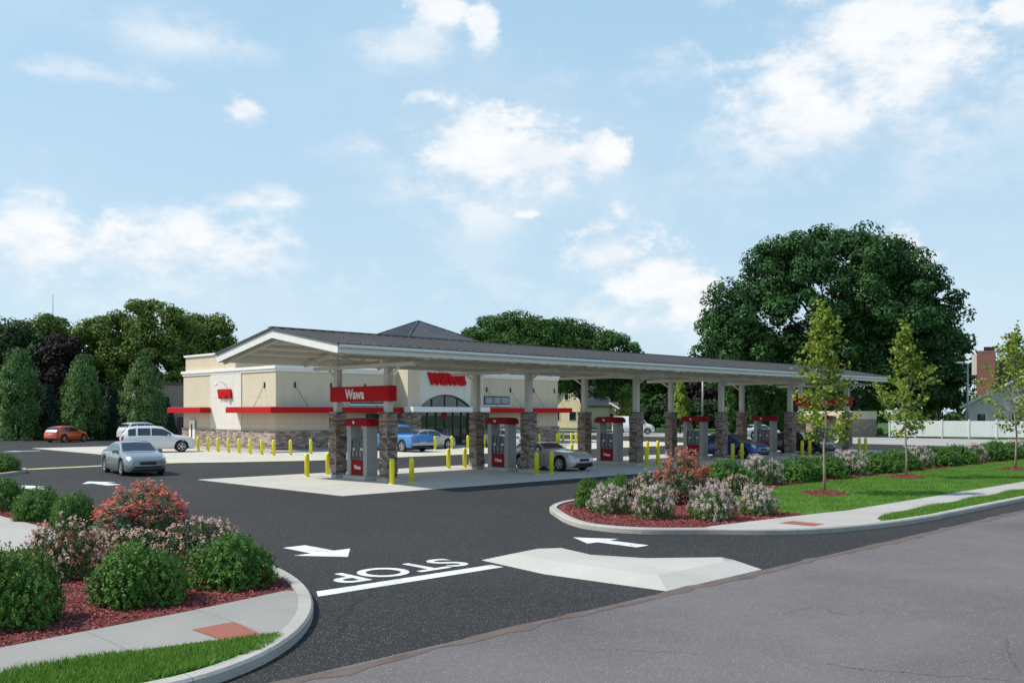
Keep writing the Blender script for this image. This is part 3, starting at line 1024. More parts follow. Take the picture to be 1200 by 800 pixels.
def limbs(name, h, r, C, mat, parent, seed, nb=14, fork=0.35):
    rng = np.random.default_rng(seed)
    mb = MB()
    pts = [(rng.normal(0, 0.02) * h * i / 6, rng.normal(0, 0.02) * h * i / 6, h * i / 6) for i in range(7)]
    pts[0] = (0, 0, -0.15)
    mb.tube(pts, [r * 1.35] + [r * (1 - 0.85 * i / 6) for i in range(1, 7)], 9)
    sel = C[rng.choice(len(C), min(nb, len(C)), replace=False)]
    for c in sel:
        z0 = h * rng.uniform(fork, 0.85)
        k = z0 / h * 6
        i0 = min(int(k), 5)
        p0 = Vector(pts[i0]).lerp(Vector(pts[i0 + 1]), k - i0)
        q = Vector(c)
        m = p0.lerp(q, 0.5) + Vector((0, 0, 0.08 * h))
        rb = r * 0.42 * (1 - z0 / h * 0.6)
        mb.tube([p0, m, q], [rb, rb * 0.6, rb * 0.15], 6)
    return mb.build(name, mat, parent, smooth=True)


def tree(name, x, d, w, top, base, label, lobes, mat, seed, nclump=110, per=210, leaf=0.36, cr=1.6, trunk_r=0.35, group=None, trunkh=0.75, inner=0.5, bark='bark', zlow=-0.55):
    """lobes in pixels of the photo's scale at distance d: (dx, y, rx, ry)"""
    s = d / F
    r = empty(name, at(x, d, -0.1))
    rng = np.random.default_rng(seed + 100)
    LB = []
    for (dx, y, rx, ry) in lobes:
        LB.append((dx * s, rng.uniform(-0.25, 0.25) * rx * s, zat(y, d), rx * s, ry * s))
    f, C = crown('crown', LB, nclump, cr, per, leaf, M[mat], r, seed, inner=inner, zlow=zlow)
    hh = max(l[2] for l in LB) * trunkh
    limbs('trunk', hh, trunk_r, C, M[bark], r, seed)
    return tag(r, label, 'tree', group)


# great oak
tree('oak_tree', 978, 112, 0, 0, 0, 'huge dark spreading oak rising behind the far end of the canopy',
     [(-5, 355, 105, 88), (-95, 385, 62, 62), (-120, 410, 42, 45), (60, 370, 80, 78), (96, 400, 46, 68), (15, 420, 112, 52), (-60, 325, 50, 45), (5, 305, 62, 40), (75, 320, 45, 40), (-70, 430, 80, 35), (68, 440, 62, 45)],
     'leaf_oak', 31, nclump=540, per=260, leaf=0.42, cr=1.75, trunk_r=0.9, inner=0.35, trunkh=0.7)
tree('broad_tree', 1098, 132, 0, 0, 0, 'dark tree filling the gap between the huge oak and the brick chimney',
     [(0, 425, 38, 45), (15, 455, 30, 35), (-15, 460, 38, 35)], 'leaf_oak', 32, nclump=140, per=130, leaf=0.6, cr=1.6, trunk_r=0.4)
tree('broad_tree', 1192, 150, 0, 0, 0, 'olive tree half hidden behind the white gabled house',
     [(0, 445, 34, 28), (25, 430, 30, 30)], 'leaf_mid', 33, nclump=90, per=110, leaf=0.6, cr=1.6)
# left background trees
BT = 'tall trees behind the parking lot'
tree('broad_tree', 12, 112, 0, 0, 0, 'tall dark tree at the photo edge behind the first arborvitae',
     [(-12, 430, 46, 48), (-5, 400, 30, 25), (20, 440, 40, 45), (-20, 470, 55, 35)], 'leaf_dark', 41, nclump=190, per=200, leaf=0.36, cr=1.5, group=BT)
tree('broad_tree', 56, 118, 0, 0, 0, 'slim tall tree above the dark purple tree',
     [(0, 410, 28, 38), (-14, 430, 28, 34), (10, 392, 14, 20)], 'leaf_mid', 42, nclump=130, per=200, leaf=0.34, cr=1.3, group=BT, inner=0.6)
tree('purple_tree', 72, 108, 0, 0, 0, 'blackish purple leaved tree between two arborvitae',
     [(0, 440, 30, 45), (8, 470, 34, 35), (-20, 470, 30, 30)], 'leaf_purple', 43, nclump=150, per=200, leaf=0.36, cr=1.4, group=BT)
tree('broad_tree', 162, 116, 0, 0, 0, 'tallest round olive green tree behind the parking lot',
     [(10, 385, 40, 36), (-28, 402, 40, 32), (30, 400, 34, 40), (-45, 420, 32, 35), (5, 435, 60, 45), (45, 440, 34, 40)], 'leaf_mid', 44, nclump=190, per=230, leaf=0.36, cr=1.4, group=BT, inner=0.6)
tree('broad_tree', 238, 122, 0, 0, 0, 'olive tree touching the gable of the canopy',
     [(0, 395, 32, 26), (18, 405, 18, 28), (-22, 410, 24, 35), (0, 435, 40, 40)], 'leaf_mid', 45, nclump=150, per=200, leaf=0.36, cr=1.4, group=BT)
tree('broad_tree', 125, 126, 0, 0, 0, 'dark tree behind the tallest olive green tree',
     [(0, 450, 60, 42), (-40, 470, 40, 30), (50, 470, 50, 32)], 'leaf_dark', 46, nclump=170, per=110, leaf=0.55, cr=1.6, group=BT)
# mid trees behind the store roof
tree('broad_tree', 596, 128, 0, 0, 0, 'dense green tree behind the store, the taller of two',
     [(0, 412, 58, 46), (-28, 420, 36, 36), (40, 415, 40, 40), (0, 440, 70, 40)], 'leaf_hill', 47, nclump=300, per=210, leaf=0.36, cr=1.5, group='dense trees behind the store', inner=0.55)
tree('broad_tree', 682, 132, 0, 0, 0, 'dense green tree behind the store, sloping away to the canopy roof',
     [(-20, 418, 50, 44), (25, 428, 48, 38), (-40, 405, 30, 30), (10, 445, 70, 36)], 'leaf_hill', 48, nclump=300, per=210, leaf=0.36, cr=1.5, group='dense trees behind the store', inner=0.55)
# trees seen under the canopy
for i, (x, d, t, w, mt, lb) in enumerate((
        (715, 190, 440, 46, 'leaf_dark', 'dark tree behind the yellow houses'),
        (665, 205, 436, 50, 'leaf_dark', 'dark tree above the yellow gabled house'),
        (772, 175, 436, 44, 'leaf_hill', 'green tree seen under the canopy between the third and fourth pumps'),
        (832, 165, 444, 46, 'leaf_purple', 'dark purple leaved tree seen under the canopy'),
        (893, 150, 446, 46, 'leaf_dark', 'dark tree behind the bright arborvitae under the canopy'),
        (950, 150, 440, 46, 'leaf_dark', 'dark tree behind the block enclosure'))):
    tree('broad_tree', x, d, 0, 0, 0, lb, [(0, t + 32, w, 32), (-w * .5, t + 40, w * .6, 26), (w * .5, t + 40, w * .6, 26)], mt, 50 + i, nclump=130, per=110, leaf=0.75, cr=2.0, group='trees seen under the canopy')
for i, (x, d, w, t, lb) in enumerate(((813, 140, 30, 470, 'low dark bush beside the pole seen under the canopy'), (768, 150, 26, 474, 'low dark bush beyond the white van'))):
    tree('round_bush', x, d, 0, 0, 0, lb, [(0, t + 14, w, 14), (w * .4, t + 18, w * .6, 12)], 'leaf_dark', 60 + i, nclump=60, per=110, leaf=0.4, cr=1.0, trunk_r=0.1, trunkh=0.5, group='bushes beyond the side street')['category'] = 'bush'


def conifer(name, x, d, w, top, label, mat, seed, group=None, base_frac=0.03, n=260, per=70, leaf=0.26, taper=0.5, bulge=0.3):
    s = d / F
    H_ = zat(top, d) + 0.1
    rad = w * s / 2
    r = empty(name, at(x, d, -0.1))
    rng = np.random.default_rng(seed)
    t = rng.uniform(base_frac, 1, n) ** 0.9
    prof = np.where(t < bulge, 0.82 + 0.18 * t / bulge, np.maximum(1 - ((t - bulge) / (1 - bulge)) ** (1.0 / taper * 1.15), 0.03))
    a = rng.uniform(0, 2 * np.pi, n)
    q = prof * rad * rng.uniform(0.55, 1.0, n)
    C = np.stack([q * np.cos(a), q * np.sin(a), t * H_], 1)
    P = np.repeat(C, per, 0)
    dd = rdirs(len(P), rng)
    P = P + dd * (rad * 0.24) * rng.uniform(0.3, 1, (len(P), 1)) * np.array([1, 1, 1.5])
    P[:, 2] = np.clip(P[:, 2], 0.12, H_)
    T = unit(dd * 0.5 + np.array([0, 0, 1.0]) + rng.normal(0, 0.35, dd.shape))
    N = unit(np.stack([np.cos(np.repeat(a, per)), np.sin(np.repeat(a, per)), np.full(len(P), 0.3)], 1) + rng.normal(0, 0.5, dd.shape))
    lf = leaf * rng.uniform(0.6, 1.4, len(P))
    V, Fq = leaves(P, N, T, lf, lf * 0.42, 0.1)
    raw_mesh('crown', V, Fq, M[mat], r)
    mb = MB()
    mb.tube([(0, 0, -0.1), (0, 0, H_ * 0.5), (0, 0, H_ * 0.93)], [rad * 0.09, rad * 0.06, 0.02], 7)
    mb.build('trunk', M['bark'], r)
    return tag(r, label, 'tree', group)


AG = 'arborvitae along the lot'
conifer('arborvitae', 22, 90, 54, 411, 'tall arborvitae nearest the photo edge behind the lot', 'leaf_thuja', 71, AG)
conifer('arborvitae', 98, 90, 50, 416, 'tall arborvitae behind the orange car', 'leaf_thuja', 72, AG)
conifer('arborvitae', 168, 90, 50, 419, 'tall arborvitae behind the white SUVs', 'leaf_thuja', 73, AG)
FG = 'small dark firs between the arborvitae'
conifer('fir_tree', 57, 93, 40, 452, 'small dark fir behind the orange car, between two arborvitae', 'leaf_fir', 74, FG, taper=1.2, bulge=0.08)
conifer('fir_tree', 131, 93, 42, 456, 'small dark fir between the second and third arborvitae', 'leaf_fir', 75, FG, taper=1.2, bulge=0.08)
conifer('fir_tree', 194, 93, 30, 466, 'small dark fir beside the taupe building', 'leaf_fir', 76, FG, taper=1.2, bulge=0.08)
UG = 'arborvitae seen under the canopy'
for i, (x, w, t, m_, lb) in enumerate(((858, 26, 447, 'leaf_thuja_b', 'bright arborvitae behind the blue car'), (885, 28, 447, 'leaf_thuja', 'dark arborvitae beside the fifth pump'),
                                       (910, 30, 448, 'leaf_thuja_b', 'bright arborvitae beyond the fifth pump'), (934, 28, 450, 'leaf_thuja_b', 'bright arborvitae beside the block enclosure'),
                                       (1022, 28, 445, 'leaf_thuja_b', 'bright arborvitae standing behind the block enclosure'))):
    conifer('arborvitae', x, 118, w, t, lb, m_, 80 + i, UG, n=160, per=60, leaf=0.36)
YG = 'young yellow green trees beyond the side street'
conifer('young_tree', 735, 128, 24, 450, 'young yellow green tree above the white van', 'leaf_maple', 90, YG, base_frac=0.2, n=120, per=40, leaf=0.34)
conifer('young_tree', 797, 122, 26, 449, 'young yellow green tree left of the grey pole', 'leaf_maple', 91, YG, base_frac=0.2, n=120, per=40, leaf=0.34)

# distant woods closing the horizon
rng = np.random.default_rng(9)
n = 900
ang = rng.uniform(-1.1, 1.1, n)
dist = rng.uniform(235, 285, n)
C = np.stack([np.sin(ang) * dist, np.cos(ang) * dist, rng.uniform(0, 1, n) ** 0.8 * (8.5 + 2.5 * np.sin(ang * 23) + 1.5 * np.sin(ang * 61))], 1)
P = np.repeat(C, 34, 0)
dd = rdirs(len(P), rng)
P = P + dd * 3.4 * rng.uniform(0.3, 1, (len(P), 1)) * np.array([1, 1, 0.7])
P[:, 2] = np.maximum(P[:, 2], 0)
V, Fq = leaves(P, unit(dd + np.array([0, -0.3, 0.3])), rdirs(len(P), rng), 1.5 * rng.uniform(0.6, 1.4, len(P)), 1.1, 0.1)
tag(raw_mesh('distant_woods', V, Fq, M['leaf_dark']), 'dark wood closing the horizon behind everything', 'woods', kind='stuff')


# street saplings
def sapling(px, py, top, wpx, label, seed):
    p = G(px, py, 0.13)
    d = p.y
    H_ = zat(top, d) - 0.13
    rw = wpx * d / F / 2
    rng = np.random.default_rng(seed)
    r = empty('young_maple', p)
    mb = MB()
    pts = [(rng.normal(0, 0.015) * i, rng.normal(0, 0.015) * i, H_ * 0.97 * i / 8) for i in range(9)]
    pts[0] = (0, 0, -0.05)
    mb.tube(pts, [0.055, 0.045, 0.04, 0.036, 0.031, 0.026, 0.02, 0.013, 0.006], 8)
    tw = []
    nb = 46
    for k in range(nb):
        t = 0.27 + 0.70 * (k + 0.5) / nb
        prof = 1.0 - 0.86 * max(0, (t - 0.42) / 0.58) ** 0.75 if t > 0.42 else 0.55 + 0.45 * (t - 0.27) / 0.15
        ln = rw * prof * rng.uniform(0.6, 1.1)
        a = k * 2.4 + rng.normal(0, 0.3)
        q = t * 8
        i0 = min(int(q), 7)
        p0 = Vector(pts[i0]).lerp(Vector(pts[i0 + 1]), q - i0)
        e = p0 + Vector((math.cos(a) * ln, math.sin(a) * ln, ln * rng.uniform(0.25, 0.75) - 0.1 * (t < 0.4)))
        m_ = p0.lerp(e, 0.5) + Vector((0, 0, -0.06 * ln))
        mb.tube([p0, m_, e], [0.014, 0.009, 0.003], 5)
        for f_ in np.linspace(0.35, 1.05, 5):
            tw.append(p0.lerp(e, f_) if f_ > 0.5 else p0.lerp(m_, f_ * 2))
    mb.build('trunk', M['bark_pale'], r, smooth=True)
    tw = np.array([tuple(v) for v in tw] + [(pts[8][0], pts[8][1], H_ * z) for z in np.linspace(0.86, 1.0, 8)])
    tw = tw[rng.random(len(tw)) < 0.86]
    per = 9
    P = np.repeat(tw, per, 0) + rng.normal(0, 0.10, (len(tw) * per, 3))
    N = unit(rng.normal(0, 0.7, P.shape) + np.array([0, -0.15, 0.8]))
    T = unit(rng.normal(0, 0.8, P.shape) + np.array([0, 0, -0.6]))
    sz = 0.15 * rng.uniform(0.6, 1.35, len(P))
    V1, F1 = leaves(P, N, T, sz, sz * 0.75, 0.12)
    V2, F2 = leaves(P + rng.normal(0, 0.012, P.shape), unit(N + rng.normal(0, 0.25, P.shape)), np.cross(N, T), sz * 0.95, sz * 0.45, 0.1)
    raw_mesh('crown', np.concatenate([V1, V2]), np.concatenate([F1, F2 + len(V1)]), M['leaf_maple'], r)
    tag(r, label, 'tree', 'young street trees on the lawn')
    # mulch ring round the foot
    n_ = 26
    mb = MB()
    ring = [(0.72 * math.cos(2 * math.pi * k / n_) * (1 + 0.08 * rng.normal()), 0.72 * math.sin(2 * math.pi * k / n_) * (1 + 0.08 * rng.normal())) for k in range(n_)]
    vs = [(x, y, -0.03) for x, y in ring] + [(x * 0.6, y * 0.6, 0.06) for x, y in ring] + [(0, 0, 0.085)]
    fs = [(k, (k + 1) % n_, n_ + (k + 1) % n_, n_ + k) for k in range(n_)] + [(n_ + k, n_ + (k + 1) % n_, 2 * n_) for k in range(n_)]
    mb.add(vs, fs)
    o = mb.build('mulch_ring', M['mulch'])
    o.location = p
    tag(o, 'red mulch ring at the foot of the ' + label.split(',')[0].replace('young maple', 'maple'), 'mulch', kind='stuff')
    q = rng.uniform(-0.78, 0.78, (900, 2))
    rr = np.hypot(q[:, 0], q[:, 1])
    q = q[rr < 0.78]
    rr = rr[rr < 0.78]
    Cc = np.concatenate([q, (0.095 - 0.13 * rr ** 1.6)[:, None] + 0.012], 1)
    Nn = rng.normal(0, 0.4, Cc.shape)
    Nn[:, 2] = 1
    V, Fq = leaves(Cc, Nn, rdirs(len(Cc), rng), 0.06 * rng.uniform(0.6, 1.6, len(Cc)), 0.022, 0.3)
    o = raw_mesh('ring_chips', V, Fq, M['chip'])
    o.location = p
    tag(o, 'bark chips on the mulch ring of the ' + label.split(',')[0].replace('young maple', 'maple'), 'mulch', kind='stuff')


sapling(966, 578, 355, 92, 'young maple nearest the driveway, overlapping the canopy end', 101)
sapling(1062, 559, 378, 82, 'young maple in front of the block enclosure, the middle of three', 102)
sapling(1190, 550, 383, 92, 'young maple in front of the white gabled house', 103)


# ------------------------------------------------------------------ fuel canopy
can = empty('fuel_canopy', W(0, 0), TH)
tag(can, 'long fuel canopy with grey gabled roof on stone based columns', 'canopy')
A0, A1 = -4.1, 40.2
B0, B1, BM = -2.57, 6.16, 1.8
ZE, ZR = 5.09, 5.86


def slope_z(b):
    return ZE + (ZR - ZE) * (1 - abs(b - BM) / (BM - B0))


def gable_slab(x0, x1, y0, y1, top_off, bot_off, mbk):
    """gabled slab along the canopy axis between two offsets from the roof plane"""
    pr = [(y0, slope_z(y0) + bot_off), (BM, ZR + bot_off), (y1, slope_z(y1) + bot_off), (y1, slope_z(y1) + top_off), (BM, ZR + top_off), (y0, slope_z(y0) + top_off)]
    n = 6
    vs = [(x0, y, z) for y, z in pr] + [(x1, y, z) for y, z in pr]
    fs = [(0, 1, 4, 5), (1, 2, 3, 4), (11, 10, 7, 6), (10, 9, 8, 7)] + [(n + i, n + (i + 1) % n, (i + 1) % n, i) for i in range(n)]
    mbk.add(vs, fs)


mb = MB()
gable_slab(A0 - 0.06, A1 + 0.06, B0 - 0.08, B1 + 0.08, 0.05, 0.0, mb)
for a in np.arange(A0, A1 + 0.1, 0.45):           # standing seams
    for y0 in (B0 - 0.08, B1 + 0.08):
        mb.bar((a, y0, slope_z(y0) + 0.07), (a, BM, ZR + 0.07), 0.035, 0.05)
mb.bar((A0 - 0.06, BM, ZR + 0.08), (A1 + 0.06, BM, ZR + 0.08), 0.28, 0.05)
mb.build('roof', M['roof_metal'], can)
mb = MB()
gable_slab(A0 + 0.05, A1 - 0.05, B0 + 0.05, B1 - 0.05, -0.03, -0.10, mb)
mb.build('soffit', M['soffit'], can)
mb = MB()
for y0, y1 in ((B0, B0 + 0.045), (B1 - 0.045, B1)):
    mb.box(A0, A1, y0, y1, ZE - 0.30, ZE - 0.005)
for x0, x1 in ((A0, A0 + 0.045), (A1 - 0.045, A1)):
    e0, e1 = B0 + 0.047, B1 - 0.047
    for (ya, yb) in ((e0, BM), (BM, e1)):
        za, zb = slope_z(ya), slope_z(yb)
        vs = [(x, y, z) for x in (x0, x1) for y, z in ((ya, za - 0.32), (yb, zb - 0.32), (yb, zb - 0.006), (ya, za - 0.006))]
        mb.add(vs, [(3, 2, 1, 0), (4, 5, 6, 7), (0, 1, 5, 4), (1, 2, 6, 5), (2, 3, 7, 6), (3, 0, 4, 7)])
fas = mb.build('fascia', M['white'], can)
mb = MB()
for y in (B0 - 0.07, B1 + 0.0701):
    mb.box(A0 + 0.02, A1 - 0.02, y - 0.055, y + 0.055, ZE - 0.115, ZE - 0.015)
mb.build('gutter', M['white'], can)
SP = 7.92
ISL = [i * SP for i in range(6)]
# purlins and rafters under the soffit
mb = MB()
for y in np.linspace(B0 + 0.5, B1 - 0.5, 9):
    z = slope_z(y) - 0.17
    mb.box(A0 + 0.06, A1 - 0.06, y - 0.04, y + 0.04, z - 0.06, z + 0.066)
mb.build('purlins', M['steel_white'], can)
mb = MB()
raf = sorted(ISL + [i * SP + SP / 2 for i in range(5)] + [A0 + 0.3])
for a in raf:
    for y0 in (B0 + 0.1, B1 - 0.1):
        mb.bar((a, y0, slope_z(y0) - 0.32), (a, BM, ZR - 0.32), 0.12, 0.16)
mb.build('rafters', M['steel_white'], can)


def truss(y):
    mb = MB()
    z0, z1 = 4.74, 5.12
    mb.box(-0.35, A1 - 0.1, y - 0.07, y + 0.07, z0 - 0.07, z0 + 0.07)
    mb.box(-0.35, A1 - 0.1, y - 0.06, y + 0.06, z1 - 0.06, z1 + 0.06)
    st = SP / 6
    k = 0
    a = 0.0
    while a + st < A1 - 0.1:
        p, q = ((z0, z1) if k % 2 else (z1, z0))
        mb.bar((a, y, p), (a + st, y, q), 0.06)
        mb.box(a - 0.03, a + 0.03, y - 0.03, y + 0.03, z0 + 0.07, z1 - 0.06)
        a += st
        k += 1
    return mb.build('truss', M['steel_white'], can)


truss(0.0)
truss(3.5)
mb = MB()
for a in ISL:
    mb.box(a - 0.08, a + 0.08, B0 + 0.9, B1 - 0.9, 4.522, 4.668)
    for y, s in ((0, -1), (3.5, 1)):
        mb.bar((a, y + s * 0.13, 4.2), (a, y + s * 0.75, 4.55), 0.07)
mb.build('cross_beams', M['steel_white'], can)
for a in ISL:
    for y in (0.0, 3.5):
        mb = MB()
        mb.box(a - 0.13, a + 0.13, y - 0.13, y + 0.13, 2.70, 4.52)
        c = mb.build('column', M['col_paint'], can)
        mb = MB()
        # stacked stone jacket: courses step in and out a little
        rgs = np.random.default_rng(int(a * 10 + y))
        z = 0.13
        while z < 2.72:
            h = min(rgs.uniform(0.10, 0.17), 2.75 - z)
            e = 0.262 + rgs.uniform(-0.012, 0.012) + (0.03 if z > 2.60 else 0)
            mb.box(a - e, a + e, y - e, y + e, z, z + h)
            z += h + 0.0005
        mb.build('stone_base', M['stone'], c)
        mb = MB()
        mb.box(a - 0.33, a + 0.33, y - 0.33, y + 0.33, 0.0, 0.13)
        mb.build('pedestal', M['pad'], c, bevel=0.02)


def island_sign(a, label):
    s = empty('hanging_sign', W(a, 1.75, 3.17), TH)
    mb = MB()
    mb.box(-0.19, 0.19, -2.05, 2.05, 0, 0.62)
    mb.build('sign_box', M['red'], s, bevel=0.015)
    text_mesh('lettering', 'Wawa', 1.32, 0.42, 0.02, M['letter_white'], s, (-0.202, 0.25, 0.31), (R(90), 0, R(-90)), 0.02)
    tag(s, label, 'sign', 'red signs between the canopy columns')


island_sign(0.0, 'red sign box with white lettering across the nearest pair of columns')
island_sign(5 * SP, 'red sign box across the farthest pair of columns')


# ------------------------------------------------------------------ pumps
def bird(mat, parent, loc, rot, s):
    """small white flying goose mark"""
    o = [(-0.5, -0.05), (-0.2, 0.02), (-0.35, 0.42), (-0.1, 0.30), (0.08, 0.08), (0.32, 0.16), (0.5, 0.12), (0.38, 0.05), (0.15, -0.08), (0.12, -0.40), (-0.05, -0.18), (-0.3, -0.16)]
    mb = MB()
    mb.prism([(x * s, y * s) for x, y in o], -0.006, 0.006)
    m = mb.build('bird_mark', mat, parent)
    m.location = loc
    m.rotation_euler = rot
    return m


def make_pump():
    r = empty('fuel_pump', (0, 0, 0))
    MB().box(-0.42, 0.42, -0.78, 0.78, 0, 0.16).build('plinth', M['pad'], r, bevel=0.02)
    for s in (-1, 1):
        MB().box(-0.27, 0.27, s * 0.56 - 0.13, s * 0.56 + 0.13, 0.16, 2.18).build('side_post', M['pump_grey'], r, bevel=0.02)
    b = MB().box(-0.22, 0.22, -0.425, 0.425, 0.163, 1.62).build('cabinet', M['pump_dark'], r, bevel=0.015)
    for s in (-1, 1):
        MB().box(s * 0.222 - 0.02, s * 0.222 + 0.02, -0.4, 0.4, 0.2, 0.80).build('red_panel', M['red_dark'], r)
        text_mesh('lettering', 'Wawa', 0.46, 0.17, 0.012, M['letter_white'], r, (s * 0.246, 0, 0.5), (R(90), 0, R(90 * s)), 0.02)
        sc = MB().box(s * 0.222 - 0.012, s * 0.222 + 0.012, -0.22, 0.22, 1.30, 1.52).build('display', M['glass_pale'], r)
        for k in range(2):
            MB().box(s * 0.222 - 0.006, s * 0.222 + 0.006, -0.34 + k * 0.5, -0.18 + k * 0.5, 1.18, 1.27).build('sticker', M['plate'], r)
        for k in range(3):
            y = -0.24 + k * 0.24
            nz = MB()
            nz.box(s * 0.25 - 0.03, s * 0.25 + 0.03, y - 0.03, y + 0.03, 0.94, 1.10)
            nz.bar((s * 0.275, y, 1.08), (s * 0.32, y, 1.19), 0.025)
            nz.build('nozzle', M['pump_grey'], r)
            h = MB()
            h.tube([(s * 0.25, y + 0.03, 0.95), (s * 0.33, y + 0.05, 0.86), (s * 0.34, y + 0.08, 0.85), (s * 0.30, y + 0.1, 1.05), (s * 0.23, y + 0.1, 1.60)], 0.012, 6)
            h.build('hose', M['black'], r)
    # curved red valance
    pr = [(-0.34, 2.18), (0.34, 2.18), (0.34, 2.40), (0.2, 2.46), (-0.2, 2.46), (-0.34, 2.40)]
    mb = MB()
    ys = np.linspace(-0.86, 0.86, 13)
    vs, fs = [], []
    for y in ys:
        e = 0.05 * (1 - (y / 0.86) ** 2)
        sq = 1 - 0.25 * max(0, (abs(y) - 0.72) / 0.14) ** 2
        vs += [(x * sq, y, 2.18 + (z - 2.18) * (1 + e * 2.2) * (1 if z < 2.2 else sq)) for x, z in pr]
    n = 6
    for i in range(len(ys) - 1):
        for k in range(n):
            fs.append((i * n + k, (i + 1) * n + k, (i + 1) * n + (k + 1) % n, i * n + (k + 1) % n))
    fs += [tuple(range(n)), tuple((len(ys) - 1) * n + k for k in range(n - 1, -1, -1))]
    mb.add(vs, fs)
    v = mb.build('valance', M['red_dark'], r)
    for s in (-1, 1):
        bird(M['letter_white'], v, (s * 0.345, -0.12 * s, 2.31), (R(90), 0, R(90 * s)), 0.2)
    return r


pump = make_pump()
KID.clear()
allk = {}
for i, a in enumerate(ISL):
    p = pump if i == 0 else copy_tree(pump)
    p.location = W(a, 1.75, 0.012)
    p.rotation_euler = (0, 0, TH)
    tag(p, 'grey fuel pump with red valance on the %s island from the driveway' % ORD[i], 'fuel pump', 'fuel pumps under the canopy')

# ------------------------------------------------------------------ bollards
mb = MB()
mb.lathe([(0.10, -0.02), (0.10, 0.84), (0.098, 0.88), (0.088, 0.925), (0.066, 0.96), (0.035, 0.98), (0.004, 0.985)], 16)
mb.lathe([(0.125, -0.02), (0.125, 0.02), (0.105, 0.035), (0.08, 0.036)], 16)
mb.lathe([(0.104, 0.70), (0.104, 0.72), (0.09, 0.721)], 16)
boll0 = mb.build('bollard', M['yellow'], smooth=True)
bused = [False]


def bollard(loc, label, group):
    if bused[0]:
        o = boll0.copy()
        COL.objects.link(o)
    else:
        o = boll0
        bused[0] = True
    o.location = loc
    o.rotation_euler = (0, 0, random.uniform(0, 6))
    tag(o, label, 'bollard', group)


for i, a in enumerate(ISL):
    for j, (da, b, nm) in enumerate(((-0.75, -1.22, 'driveway side of its street end pair'), (0.2, -1.22, 'far side of its street end pair'),
                                     (-0.75, 4.7, 'driveway side of its store end pair'), (0.3, 4.7, 'far side of its store end pair'))):
        bollard(W(a + da, b, 0.012), 'yellow bollard at the %s pump island, %s' % (ORD[i], nm), 'bollards at the pump islands')
k = 0
p1 = AB(*G(316, 533)[:2])
for b in np.arange(22.7, 33.2, 1.47):
    bollard(W(8.15, b, 0.01), 'yellow bollard along the sunlit side wall, %s from the store corner' % ORD[k], 'bollards along the store')
    k += 1
k = 0
for a in (9.3, 10.8, 12.3, 14.1, 15.8, 21.3, 22.9, 24.5, 26.2, 30.2, 32.3, 34.4):
    bollard(W(a, 22.6, 0.01), 'yellow bollard along the shaded store front, %s from the store corner' % ORD[k], 'bollards along the store')
    k += 1
for k, (x, y) in enumerate(((655, 519.5), (660, 518.5), (669.5, 520.5), (675, 519.5))):
    bollard(G(x, y, 0.01), 'yellow bollard beyond the far store corner, %s from the store wall' % ORD[k], 'bollards beyond the store corner')

# ------------------------------------------------------------------ store
SX, SY = 28.9, 14.2
store = empty('store', W(11.3, 27.8), TH)
tag(store, 'beige one storey shop with stone base, red awnings and hipped tower', 'store')
MB().box(0, SX, 0, SY, 0, 5.75).build('wall', M['eifs'], store)
mb = MB()
mb.box(-0.09, -0.002, -0.09, SY + 0.09, 0, 1.40)
mb.box(-0.0015, 10.49, -0.09, -0.002, 0, 1.40)
mb.build('stone_wainscot', M['stone_wall'], store)
mb = MB()
mb.box(18.31, SX + 0.09, -0.09, -0.002, 0, 1.40)
mb.box(SX + 0.002, SX + 0.09, 0, SY, 0, 1.40)
mb.build('stone_wainscot', M['stone_wall'], store)
mb = MB()
mb.box(-0.13, 0.0, -0.13, SY + 0.13, 1.402, 1.47)
mb.box(0.001, 10.49, -0.13, 0.0, 1.402, 1.47)
mb.box(18.31, SX + 0.13, -0.13, 0.0, 1.402, 1.47)
mb.build('stone_sill', M['walk'], store)
for side_ in (0, 1):
    mb = MB()
    for o_, z0, z1 in ((0.08, 5.6, 5.78), (0.16, 5.78, 5.98)):
        if side_ == 0:
            mb.prism([(-o_, -o_), (10.45, -o_), (10.45, 0.25), (0.25, 0.25), (0.25, SY + o_), (-o_, SY + o_)], z0, z1)
        else:
            mb.prism([(18.35, -o_), (SX + o_, -o_), (SX + o_, SY + o_), (SX - 0.25, SY + o_), (SX - 0.25, 0.25), (18.35, 0.25)], z0, z1)
    mb.build('cornice', M['white'], store)
MB().box(-0.06, -0.003, 4.77, 9.5, 1.475, 5.595).build('cream_panel', M['eifs_cream'], store)
MB().box(0.15, SX - 0.2, 6.0, SY - 0.05, 5.7, 7.1).build('upper_wall', M['eifs'], store)
mb = MB()
mb.box(0.03, SX - 0.05, 5.9, SY + 0.05, 7.102, 7.25)
mb.build('upper_cornice', M['white'], store)
# awnings
AWZ0, AWZ1 = 2.68, 3.09


def awning(boxes):
    mb = MB()
    for b in boxes:
        mb.box(*b, AWZ0, AWZ1)
    aw_ = mb.build('awning', M['red'], store, bevel=0.012)
    mb = MB()
    for b in boxes:
        mb.box(b[0] + 0.05, b[1] - 0.05, b[2] + 0.05, b[3] - 0.05, AWZ1 + 0.002, AWZ1 + 0.02)
    mb.build('awning_bounce_cover', M['galv'], aw_)  # grey cover added over the red top to cut red bounce on the wall


